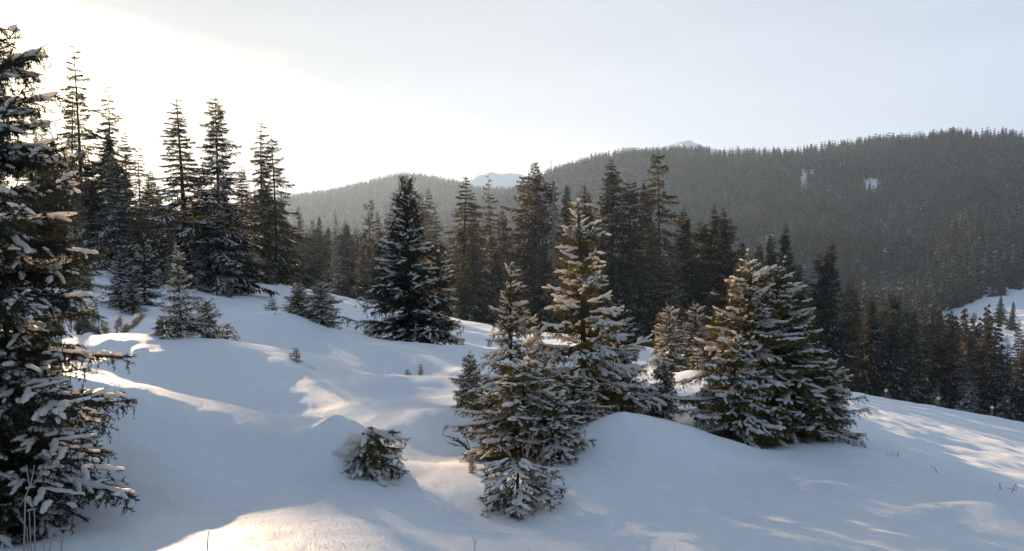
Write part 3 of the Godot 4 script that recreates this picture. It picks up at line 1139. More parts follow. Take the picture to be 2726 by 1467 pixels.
func build_prototypes() -> void:
	var heavy := bough_set(1, [0.16, 0.30, 0.5, 0.78], {"spacing": 0.012, "needle": 0.034, "snow_r": 0.0165, "cover": 0.72, "droop": 0.16, "gap": 0.058})
	var light := bough_set(7, [0.16, 0.30, 0.5, 0.78], {"spacing": 0.012, "needle": 0.034, "snow_r": 0.0175, "cover": 0.56, "droop": 0.18, "gap": 0.058})
	var medium := bough_set(2, [0.16, 0.30, 0.5, 0.78], {"spacing": 0.012, "needle": 0.030, "snow_r": 0.016, "cover": 0.32, "droop": 0.14})
	var near := bough_set(3, [0.2, 0.40, 0.65, 0.95], {"spacing": 0.0115, "needle": 0.027, "width": 0.0052, "snow_r": 0.0165, "cover": 0.36, "droop": 0.16, "gap": 0.05})
	proto.slim = young_spruce({"seed": 21, "h": 1.9, "r": 0.50, "boughs": heavy, "shape": 0.75, "whorl": 0.072, "per": 7, "first": 0.10})
	proto.gappy = young_spruce({"seed": 22, "h": 2.3, "r": 0.86, "boughs": heavy, "shape": 1.05, "whorl": 0.054, "per": 7, "first": 0.06, "gaps": [[0.70, 0.77, 0.25], [0.52, 0.58, 0.5]], "bend": 0.03, "trunk": 0.014})
	proto.broad = young_spruce({"seed": 23, "h": 2.4, "r": 0.72, "boughs": medium, "shape": 0.80, "whorl": 0.046, "per": 8, "first": 0.02, "needles": "needles_dark", "laden": 0.85})
	proto.wide = young_spruce({"seed": 24, "h": 2.05, "r": 0.86, "boughs": light, "shape": 0.85, "whorl": 0.055, "per": 7, "first": 0.02})
	proto.dome = young_spruce({"seed": 25, "h": 1.2, "r": 0.62, "boughs": light, "shape": 0.55, "whorl": 0.08, "per": 8, "first": 0.02, "low_pitch": -24.0})
	proto.sapling = young_spruce({"seed": 26, "h": 0.42, "r": 0.16, "boughs": bough_set(5, [0.08, 0.16], {"spacing": 0.010, "needle": 0.018, "width": 0.004, "snow_r": 0.010, "cover": 0.6, "gap": 0.04}), "shape": 0.8, "whorl": 0.12, "per": 6, "first": 0.06, "tip_snow": 0.010})
	proto.near = young_spruce({"seed": 27, "h": 3.0, "r": 1.2, "boughs": near, "laden": 0.85, "skirt": 0.5, "shape": 0.80, "whorl": 0.040, "per": 11, "first": 0.0, "needles": "needles_dark", "low_pitch": -24.0, "high_pitch": 18.0})
	proto.slumped = weeping_fir(28, heavy, 0.62, 0.48, -0.5, 3.3, 40)
	proto.buried = weeping_fir(29, medium, 0.55, 0.45, -0.5, 1.9, 40, true)
	proto.pine = pine_tuft_shrub()
	# tall ones, 14 m
	proto.sparse = tall_spruce({"seed": 51, "r": 3.79, "shape": 0.95, "fill_high": 0.7, "fill_low": 0.8, "per": 6, "step": 0.42, "droop": 0.34, "needles": "needles_olive", "frost": 0.6, "laden": 0.7, "heavy": true, "twigs": 26, "tufts": 7, "hang": 0.45})
	proto.sparse2 = tall_spruce({"seed": 52, "r": 3.22, "shape": 1.0, "fill_high": 0.7, "fill_low": 0.9, "per": 6, "step": 0.42, "droop": 0.5, "needles": "needles_olive", "frost": 0.6, "laden": 0.7, "heavy": true, "twigs": 26, "tufts": 7, "hang": 0.6})
	proto.snowy = tall_spruce({"seed": 53, "r": 3.56, "shape": 0.95, "per": 7, "step": 0.34, "droop": 0.28, "frost": 0.8, "laden": 0.85, "heavy": true, "needles": "needles_dark", "twigs": 26, "tufts": 7, "hang": 0.6})
	proto.dense = tall_spruce({"seed": 54, "r": 3.56, "shape": 1.0, "per": 8, "step": 0.27, "droop": 0.38, "frost": 0.3, "laden": 0.5, "twigs": 26, "tufts": 7, "hang": 0.8})
	proto.dense2 = tall_spruce({"seed": 55, "r": 3.10, "shape": 0.95, "per": 8, "step": 0.29, "droop": 0.46, "frost": 0.3, "laden": 0.5, "twigs": 26, "tufts": 7, "hang": 0.9})
	proto.brown = tall_spruce({"seed": 56, "r": 4.14, "shape": 0.95, "per": 8, "step": 0.28, "droop": 0.32, "frost": 0.45, "laden": 0.7, "needles": "needles_brown", "twigs": 26, "tufts": 6, "hang": 0.6})
	proto.brown2 = tall_spruce({"seed": 57, "r": 3.79, "shape": 1.2, "fill_high": 0.75, "per": 8, "step": 0.30, "droop": 0.40, "frost": 0.45, "laden": 0.7, "needles": "needles_brown", "twigs": 26, "tufts": 6, "hang": 0.7})
	proto.column = tall_spruce({"seed": 58, "r": 2.53, "shape": 0.75, "per": 7, "step": 0.40, "droop": 0.5, "frost": 0.35, "laden": 0.6, "needles": "needles_olive", "twigs": 26, "tufts": 7, "hang": 0.55})
	proto.snowy2 = tall_spruce({"seed": 59, "r": 3.3, "shape": 1.1, "per": 7, "step": 0.36, "droop": 0.36, "frost": 0.7, "laden": 0.8, "heavy": true, "needles": "needles_olive", "twigs": 26, "tufts": 7, "hang": 0.5, "bare": 0.35})
	proto.ragged = tall_spruce({"seed": 60, "r": 3.0, "shape": 0.7, "per": 6, "step": 0.40, "droop": 0.42, "frost": 0.4, "laden": 0.6, "needles": "needles_brown", "twigs": 26, "tufts": 7, "hang": 0.7, "bare": 0.7, "crown": 0.95})
	proto.dense3 = tall_spruce({"seed": 61, "r": 3.2, "shape": 0.75, "per": 8, "step": 0.30, "droop": 0.30, "frost": 0.3, "laden": 0.5, "twigs": 26, "tufts": 7, "hang": 0.7, "bare": 0.4, "crown": 0.96})
	proto.snag = dead_snag()


# ------------------------------------------------------------------ where the trees stand
func stand(kind: String, called: String, label: String, category: String, px: float, top: float, depth: float, wide := 1.0, group := "", sink := 0.0, turn = null) -> Node3D:
	# the tree of that kind whose tip is seen at (px, top) when it stands at that depth on the snow
	var tip := at(px, top, depth)
	var y := ground_at(tip.x, tip.z) - sink
	var k: float = (tip.y - y) / float(proto[kind].get_meta("h"))
	var o: Node3D = proto[kind].duplicate()
	o.remove_meta("h")
	o.name = numbered(called)
	add_child(o, true)
	o.position = Vector3(tip.x, y, tip.z)
	if kind == "slumped" or kind == "buried":
		turn = 0.0
	o.rotation = Vector3(sin(px * 1.7 + top) * 0.018, turn if turn != null else fposmod(px * 0.37 + top * 0.11, TAU), sin(px * 2.3 - top) * 0.022)
	o.scale = Vector3(k * wide, k, k * wide)
	tag(o, label, category, group)
	return o


func build_trees() -> void:
	var g_left := "tall spruces along the left side of the clearing"
	var g_mid := "spruces behind the open slope in the middle distance"
	var g_dark := "spruces of the dark forest edge in the centre"
	var g_right := "spruces below the pasture edge at right"
	var g_young := "snow laden young spruces on the clearing"
	var g_sap := "spruce seedlings poking out of the snow"
	# kind, name, label, bearing x and y of the tip, depth, width factor, group
	for t in [
		# ---- left
		["sparse", "spruce", "tallest thin spruce on the left skyline against the white sky", 207, 109, 58.0, 0.92, g_left],
		["sparse2", "spruce", "slim spruce touching the tallest skyline spruce on its left", 184, 232, 60.0, 1.0, g_left],
		["sparse2", "spruce", "feathery skyline spruce just right of the tallest spruce at left", 290, 213, 60.0, 0.95, g_left],
		["column", "spruce", "shorter hazy spruce leaning on the right flank of the feathery skyline spruce", 331, 350, 64.0, 0.9, g_left],
		["sparse", "spruce", "faint spruce half hidden behind the big near tree at left edge", 104, 330, 66.0, 1.12, g_left],
		["snowy", "spruce", "mid-height snowy spruce with bare dark trunk below the feathery skyline spruce", 300, 408, 46.0, 1.06, g_left],
		["sparse2", "spruce", "small far spruce in the bright gap at left, pale in the haze", 369, 378, 85.0, 1.00, g_left],
		["snowy", "spruce", "snowy conical spruce low behind the small gap spruce at left", 400, 452, 66.0, 1.38, g_left],
		["snowy2", "spruce", "broad spruce with long level boughs, left one of the tall pair", 487, 264, 42.5, 1.55, g_left],
		["snowy", "spruce", "tall dark straight spruce with snowy boughs, right one of the tall pair", 581, 258, 42.0, 1.15, g_left],
		["sparse2", "spruce", "thin spire of a spruce behind the right flank of the dark straight one", 639, 435, 62.0, 1.00, g_left],
		["sparse2", "spruce", "slender tall spruce with twin trunk standing before the pale hill at left", 690, 313, 58.0, 1.15, g_left],
		["sparse2", "spruce", "second thin stem beside the slender twin trunk spruce", 703, 385, 59.0, 0.88, g_left],
		["ragged", "spruce", "bare stemmed spruce with drooping right boughs, last tall one before the hazy hill", 733, 354, 56.0, 1.0, g_left],
		["brown", "spruce", "dense brownish spruce around the foot of the drooping one at left", 752, 530, 60.0, 0.75, g_left],
		["brown2", "spruce", "brownish frosted spruce under the slender twin trunk spruce", 678, 500, 55.0, 0.9, g_left],
		["snowy", "spruce", "low snowy spruce filling the foot of the right one of the tall pair", 640, 590, 44.0, 1.38, g_left],
		["snowy2", "spruce", "bushy snowy spruce between the two of the tall pair", 530, 470, 52.0, 1.25, g_left],
		["snowy2", "spruce", "wide snowy spruce left below the broad one with level boughs", 430, 525, 50.0, 1.44, g_left],
		["brown", "spruce", "sunlit frosted spruce at the left foot of the broad one with level boughs", 385, 560, 47.0, 0.9, g_left],
		["dense3", "spruce", "dark dense spruce mass under the tallest skyline spruce", 236, 430, 56.0, 1.2, g_left],
		["dense2", "spruce", "dark dense spruce just behind the long snowy bough of the near tree", 148, 375, 54.0, 1.3, g_left],
		["dense", "spruce", "dark spruce filling the space below the feathery skyline spruce", 285, 340, 57.0, 1.1, g_left],
		["snowy", "spruce", "narrow snowy spruce tip right beside the long snowy bough of the near tree", 204, 500, 38.0, 1.00, g_left],
		["dense2", "spruce", "shaded spruce behind the near tree, lowest dark one at left", 100, 360, 52.0, 1.4, g_left],
		["snowy2", "spruce", "snow dusted spruce low between the leaning sapling and the broad level boughed spruce", 455, 600, 40.0, 1.1, g_left],
		["snowy", "spruce", "snow dusted spruce low left of the leaning sapling's tip", 350, 575, 43.0, 1.15, g_left],
		["snowy2", "spruce", "golden frosted spruce low between the dark straight spruce and the twin trunk one", 668, 590, 49.0, 1.1, g_left],
		["snowy", "spruce", "snowy spruce low at the right foot of the broad level boughed spruce", 528, 600, 40.5, 1.0, g_left],
		# ---- young group on the left slope
		["broad", "young_spruce", "shaded young spruce with blue snow left of the leaning sapling, tallest of its clump", 381, 615, 24.0, 1.12, g_young, 0.07],
		["broad", "young_spruce", "left young spruce of the shaded clump behind the pine seedlings", 318, 668, 22.5, 1.23, g_young, 0.07],
		["broad", "young_spruce", "low young spruce at the front of the shaded clump, snow skirt touching the ground", 352, 735, 21.0, 1.40, g_young, 0.07],
		["wide", "young_spruce", "small snowy spruce behind the near tree, right of its middle boughs", 196, 590, 30.0, 1.01, g_young, 0.07],
		["broad", "young_spruce", "low dark spruce on the snow bank right behind the near tree", 175, 640, 33.0, 1.23, g_young, 0.07],
		["snowy", "spruce", "small snowy tree on the skyline of the slope under the twin trunk spruce", 725, 676, 54.0, 1.25, g_left],
		["snowy", "spruce", "small dark spruce at the foot of the dark straight one, its right neighbour", 610, 742, 40.0, 1.25, g_left],
		# ---- middle distance
		["column", "spruce", "first grey spruce right of the drooping one, before the hazy hill", 798, 548, 151.3, 0.9, g_mid],
		["column", "spruce", "rounded spruce second right of the drooping one", 834, 584, 151.3, 1.1, g_mid],
		["dense2", "spruce", "pointed spruce right behind the rounded grey one", 852, 574, 158.7, 0.8, g_mid],
		["sparse", "spruce", "open spruce with clear tiers left of the round topped pine", 894, 556, 136.6, 0.7, g_mid],
		["dense", "pine", "round topped dark pine between two open spruces", 923, 586, 147.7, 1.1, g_mid],
		["snowy", "spruce", "short frosted spruce in front of the round topped pine", 893, 645, 121.8, 0.85, g_mid],
		["ragged", "spruce", "gaunt spruce with bushy crown and bare middle, left of the big young spruce", 977, 518, 125.6, 0.62, g_mid],
		["brown", "spruce", "frosted spreading spruce beneath the gaunt one with the bushy crown", 965, 640, 118.2, 0.8, g_mid],
		["column", "spruce", "dark thin spruce left behind the gaunt one with bushy crown", 950, 604, 158.7, 0.8, g_mid],
		["column", "spruce", "grey spruce peeping left of the double leader young spruce", 1010, 562, 155.1, 0.9, g_mid],
		["sparse2", "spruce", "thin spruce mast close left of the double leader", 1034, 540, 147.7, 0.6, g_mid],
		["column", "spruce", "narrow spruce close right of the double leader", 1114, 512, 147.7, 0.8, g_mid],
		["column", "spruce", "taller narrow frosted spruce right of the double leader", 1143, 503, 140.3, 0.95, g_mid],
		["sparse2", "spruce", "spruce with a long side bough sticking out to the right, right of the double leader", 1161, 541, 136.6, 1.0, g_mid],
		["brown", "spruce", "brown spruce in the second row, left of the big young spruce", 870, 600, 144.0, 0.7, g_mid],
		# ---- dark centre
		["column", "spruce", "shapely single spruce standing clear against the hazy hill, right of centre young spruce", 1231, 468, 102.2, 1.25, g_dark],
		["sparse", "spruce", "open tiered spruce against the pale mountain, left of the broad brown twins", 1309, 458, 110.8, 0.72, g_dark],
		["ragged", "spruce", "faint brown spruce between the shapely single one and the open tiered one", 1272, 532, 119.3, 1.0, g_dark],
		["brown", "spruce", "broad brown frosted spruce, left one of the high brown twins", 1418, 430, 105.1, 0.95, g_dark],
		["sparse", "spruce", "thin pointed spruce, right one of the high brown twins", 1435, 420, 107.9, 0.55, g_dark],
		["ragged", "spruce", "brown spruce at the left shoulder of the high brown twins", 1396, 448, 109.3, 1.15, g_dark],
		["brown", "spruce", "wide brown spruce below the left shoulder of the brown twins", 1345, 560, 99.4, 0.95, g_dark],
		["dense3", "spruce", "dark spruce behind the dead snag", 1459, 466, 119.3, 0.8, g_dark],
		["dense2", "spruce", "dark pointed spruce right of the dead snag", 1506, 488, 116.4, 0.9, g_dark],
		["column", "spruce", "spruce tip directly behind the sunlit tall young spruce", 1547, 490, 119.3, 0.8, g_dark],
		["dense2", "spruce", "small dark spruce tip right of the sunlit tall young spruce", 1574, 506, 119.3, 0.9, g_dark],
		["dense", "spruce", "tallest dark dense spruce right of the sunlit tall young spruce", 1633, 420, 102.2, 0.95, g_dark],
		["dense3", "spruce", "dark spruce right behind the tallest dark dense one", 1681, 464, 110.8, 1.0, g_dark],
		["dense", "spruce", "dark spruce with flat top left behind the very tall sparse one", 1722, 474, 113.6, 0.8, g_dark],
		["ragged", "spruce", "very tall sparse brown spruce whose tip reaches the mountain summit", 1757, 384, 99.4, 0.85, g_dark],
		["brown", "spruce", "broad sunlit brown spruce around the foot of the very tall sparse one", 1735, 585, 93.7, 0.95, g_dark],
		["dense", "spruce", "dark spruce right of the very tall sparse brown one", 1818, 546, 105.1, 0.9, g_dark],
		["dense3", "spruce", "lower dark spruce left of the pointed pair", 1863, 579, 110.8, 1.1, g_dark],
		["dense", "spruce", "left one of the close pair of pointed dark spruces", 1905, 540, 107.9, 0.8, g_dark],
		["dense", "spruce", "right one of the close pair of pointed dark spruces", 1928, 549, 105.1, 0.85, g_dark],
		["dense2", "spruce", "big shaded spruce under the shapely single one, foot in shadow", 1255, 640, 93.7, 1.6, g_dark],
		["dense", "spruce", "shaded spruce low behind the slim sunlit young spruce", 1320, 660, 93.7, 1.2, g_dark],
		["dense", "spruce", "shaded spruce low behind the tall sunlit young spruce, left of its trunk", 1450, 640, 93.7, 1.1, g_dark],
		["dense2", "spruce", "shaded spruce low behind the tall sunlit young spruce, right of its trunk", 1600, 600, 93.7, 1.3, g_dark],
		["dense", "spruce", "shaded spruce left behind the twin tipped young spruce at right", 1700, 660, 90.9, 1.1, g_dark],
		["dense2", "spruce", "shaded spruce right behind the twin tipped young spruce at right", 1860, 680, 93.7, 1.3, g_dark],
		["brown2", "spruce", "frosted spruce low in front of the pointed pair", 1800, 650, 88.0, 1.1, g_dark],
		["snowy", "spruce", "low blue-white snowy spruce in the shade beside the big young spruce", 1205, 760, 85.2, 1.1, g_dark],
		# ---- right, below the pasture edge
		["dense2", "spruce", "small dark spruce between the pointed pair and the big right young spruce", 1976, 640, 88.0, 0.8, g_right],
		["dense", "spruce", "dark spruce behind the tips of the big right young spruce", 2022, 640, 88.0, 0.8, g_right],
		["dense2", "spruce", "brown topped spruce left of the tallest one right of the big young spruce", 2061, 622, 90.0, 0.9, g_right],
		["dense", "spruce", "tallest dark spruce with reddish tip behind the big right young spruce", 2100, 593, 88.0, 0.72, g_right],
		["dense2", "spruce", "dark spruce at the right shoulder of the reddish tipped one", 2118, 700, 86.0, 1.2, g_right],
		["dense3", "spruce", "left one of the two tall dark spruces alone against the wooded hillside", 2182, 665, 88.0, 0.8, g_right],
		["dense", "spruce", "right, taller one of the two dark spruces alone against the wooded hillside", 2205, 638, 88.0, 0.78, g_right],
		["column", "spruce", "thin tiered spruce right of the two dark spruces alone", 2258, 735, 92.0, 0.9, g_right],
		["dense", "spruce", "leaning tipped spruce at left of the row above the pasture edge", 2324, 778, 96.0, 0.9, g_right],
		["brown2", "spruce", "brown topped spruce second in the row above the pasture edge", 2356, 762, 98.0, 0.8, g_right],
		["dense3", "spruce", "dark topped spruce third in the row above the pasture edge", 2385, 771, 98.0, 0.9, g_right],
		["brown", "spruce", "wide brown spruce with rounded top fourth in the row above the pasture edge", 2430, 812, 104.0, 0.75, g_right],
		["brown2", "spruce", "brown spruce right of the wide rounded brown one", 2459, 806, 108.0, 0.9, g_right],
		["column", "spruce", "spruce with frosted tiers left below the snowy valley field", 2499, 803, 110.0, 1.0, g_right],
		["brown", "spruce", "dense brown spruce right at the lower left corner of the snowy valley field", 2531, 823, 108.0, 0.7, g_right],
		["ragged", "spruce", "isolated brown spruce rising into the snowy valley field, left one", 2573, 819, 112.0, 0.8, g_right],
		["dense2", "spruce", "dark narrow spruce rising into the snowy valley field, next to the isolated brown one", 2595, 828, 116.0, 0.7, g_right],
		["brown", "spruce", "large brown spruce rising into the valley field in front of the two field trees", 2638, 826, 106.0, 0.75, g_right],
		["column", "spruce", "thin bare stemmed spruce at the right edge of the photo", 2712, 850, 108.0, 0.8, g_right],
		["brown2", "spruce", "brown spruce lowest right, below the valley field trees", 2688, 890, 102.0, 1.0, g_right],
		["brown", "spruce", "sunlit yellowish brown spruce behind the frosted one at the fence", 2584, 890, 98.0, 0.65, g_right],
		["dense", "spruce", "dark spruce cut by the right edge of the photo", 2735, 880, 104.0, 0.9, g_right],
		["snowy", "spruce", "sunlit frosted small spruce standing at the fence near the right edge", 2577, 966, 78.0, 1.05, g_right],
		["snowy", "spruce", "low snowy bush spruce behind the second fence post", 2362, 1022, 84.0, 1.3, g_right],
		["snowy", "spruce", "low bluish snowy spruce left of the frosted one at the fence", 2495, 1010, 88.0, 1.1, g_right],
		["dense2", "spruce", "tree on the snowy valley field, left one", 2665, 786, 300.0, 1.4, g_right],
		["dense", "spruce", "tree on the snowy valley field, right one", 2696, 800, 285.0, 0.9, g_right],
		# ---- the near tree and the young ones
		["near", "near_spruce", "big near spruce cut by the left edge of the photo, boughs loaded with snow", -75, 10, 4.9, 1.0, ""],
		["broad", "young_spruce", "double leader young spruce, largest on the open slope in the centre, left leader", 1075, 450, 22.0, 0.99, g_young, 0.07],
		["broad", "young_spruce", "right leader of the double leader young spruce in the centre", 1097, 508, 21.6, 1.12, g_young, 0.07],
		["broad", "young_spruce", "lower right side tree of the double leader young spruce in the centre", 1165, 640, 22.4, 1.06, g_young, 0.07],
		["slim", "young_spruce", "slim sunlit young spruce left of the tallest sunlit one", 1366, 693, 9.0, 1.03, g_young, 0.07],
		["gappy", "young_spruce", "tallest sunlit young spruce with gaps along its trunk, in the near cluster", 1551, 508, 8.7, 1.06, g_young, 0.07],
		["broad", "young_spruce", "shaded young spruce with blue snow behind the right side of the near cluster", 1646, 790, 9.8, 1.22, g_young, 0.07],
		["wide", "young_spruce", "small young spruce at the left edge of the near cluster", 1250, 940, 9.3, 1.06, g_young, 0.07],
		["dome", "young_spruce", "broad shaded young spruce at the front of the near cluster", 1398, 965, 6.9, 1.29, g_young, 0.07],
		["dome", "young_spruce", "left shoulder of the shaded bush at the front of the near cluster", 1322, 1035, 7.2, 1.15, g_young, 0.07],
		["dome", "young_spruce", "right shoulder of the shaded bush at the front of the near cluster", 1472, 1050, 6.7, 1.1, g_young, 0.07],
		["dome", "young_spruce", "snow heaped low spruce in the middle of the near cluster, beside the snow hump", 1530, 1000, 7.9, 1.20, g_young, 0.07],
		["wide", "young_spruce", "frosty tip between the slim and the tallest spruce of the near cluster", 1460, 940, 7.7, 0.84, g_young, 0.07],
		["wide", "young_spruce", "left tip of the twin tipped young spruce behind the clearing at right", 1786, 812, 18.4, 1.06, g_young, 0.07],
		["wide", "young_spruce", "right tip of the twin tipped young spruce behind the clearing at right", 1857, 805, 18.8, 0.95, g_young, 0.07],
		["sapling", "young_spruce", "little pale spruce at the right foot of the twin tipped young spruce", 1857, 928, 16.6, 1.0, g_young],
		["dome", "young_spruce", "squat dark spruce with snow caps between near cluster and big right spruce", 1763, 966, 9.5, 0.81, g_young, 0.07],
		["wide", "young_spruce", "left, highest stem of the big sunlit young spruce at right", 1996, 682, 9.4, 1.06, g_young, 0.07],
		["wide", "young_spruce", "second stem of the big sunlit young spruce at right", 2065, 700, 9.6, 1.06, g_young, 0.07],
		["wide", "young_spruce", "right, lower stem of the big sunlit young spruce at right", 2112, 800, 9.5, 1.43, g_young, 0.07],
		["dome", "young_spruce", "left front skirt tree of the big sunlit young spruce at right", 1958, 905, 8.9, 0.90, g_young, 0.07],
		["dome", "young_spruce", "outermost right tree of the big sunlit young spruce, boughs to the snow", 2192, 960, 9.4, 1.09, g_young, 0.07],
		["wide", "young_spruce", "left one of the small sunlit pair on the swell left of centre", 792, 752, 19.6, 1.7, g_young, 0.07],
		["wide", "young_spruce", "right one of the small sunlit pair on the swell left of centre", 857, 748, 19.2, 1.7, g_young, 0.07],
		["gappy", "young_spruce", "leaning snowy sapling with bare lower trunk on the second snow ridge", 476, 640, 12.3, 0.85, g_young, 0.07],
		["dome", "young_spruce", "small bushy spruce right of the leaning sapling", 552, 800, 12.8, 0.75, g_young, 0.07],
		["dome", "young_spruce", "low branch spread of the leaning sapling, lying on the snow to its left", 424, 850, 12.2, 0.9, g_young, 0.07],
		["sapling", "seedling", "dark seedling right below the leaning sapling in the hollow", 604, 862, 14.6, 1.2, g_sap],
		["sapling", "seedling", "small shaded seedling left of the sunlit pair", 724, 797, 19.6, 1.1, g_sap],
		["sapling", "seedling", "tiny seedling on the snow below the shaded one left of the sunlit pair", 731, 846, 18.4, 0.9, g_sap],
		["sapling", "seedling", "frosty seedling alone at the end of the second snow ridge", 788, 926, 11.9, 1.0, g_sap],
		["sapling", "seedling", "frosted thin seedling on the mound in the centre", 1119, 968, 12.5, 0.7, g_sap],
		["sapling", "seedling", "seedling tip half buried in a lump of snow on the mound in the centre", 1084, 982, 12.5, 1.1, g_sap],
		["sapling", "seedling", "seedling tip with two arms just above the snow left of the front drooping fir", 1257, 1219, 6.4, 0.9, g_sap],
		["dome", "young_spruce", "small dark spruce at the very left below the near tree", -10, 1225, 4.75, 0.95, g_young, 0.07],
		["slumped", "young_fir", "low drooping fir in front of the near cluster, snow weighing its boughs", 1378, 1206, 5.55, 1.5, g_young],
		["buried", "young_fir", "small fir half buried in the snow ridge, bottom centre", 972, 1128, 6.28, 1.1, g_young, 0.2],
		["pine", "pine_seedling", "rimed pine seedling with upright tufts right of the near tree", 195, 786, 13.4, 1.1, "pine seedlings beside the near tree"],
		["pine", "pine_seedling", "rimed pine seedling with a fan of needles bending right", 300, 798, 13.6, 0.9, "pine seedlings beside the near tree"],
		["pine", "pine_seedling", "rimed pine seedling partly hidden behind the near tree", 105, 800, 13.6, 1.0, "pine seedlings beside the near tree"],
		["snag", "dead_tree", "dead grey snag with bare hanging boughs beside the brown twin spruces", 1474, 482, 99.0, 1.0, ""],
	]:
		stand(t[0], t[1], t[2], "tree", t[3], t[4], t[5], t[6], t[7], t[8] if t.size() > 8 else 0.0)
	# the depth of the forest behind: alike trunks and crowns seen through the gaps
	var rng := random(300)
	var rows := [[770, 1240, 160.0, 610, 16], [1230, 1960, 132.0, 560, 20], [1960, 2330, 120.0, 740, 9], [2330, 2740, 122.0, 860, 12], [-60, 720, 84.0, 450, 22]]
	for row in rows:
		for k in row[4]:
			var px: float = lerpf(row[0], row[1], (k + rng.randf_range(0.1, 0.9)) / row[4])
			var kind: String = ["dense", "dense2", "dense3", "column", "ragged", "brown2"][rng.randi() % 6]
			stand(kind, "spruce", "dark spruce deep in the forest behind the front row", "tree", px, row[3] + rng.randf_range(0, 110), row[2] * rng.randf_range(0.94, 1.1), 1.15, "spruces deep in the forest")


# ------------------------------------------------------------------ small things
func stem(called: String, label: String, category: String, m: Material, px: float, py: float, depth: float, curves: Array, group := "") -> void:
	# thin stems that rise from the snow; curves hold offsets in metres from the foot
	var foot := at(px, py, depth)
	foot.y = ground_at(foot.x, foot.z)
	var o := thing(called, label, category, foot, group)
	for c in curves:
		var s := Soup.new()
		var pts := []
		var radii := []
		for i in c.size() - 1:
			pts.append(c[i])
			radii.append(c[-1] * (1.0 - 0.45 * i / (c.size() - 2.0)))
		tube(s, pts, radii, 5)
		part("stem", s.mesh(), m, o)


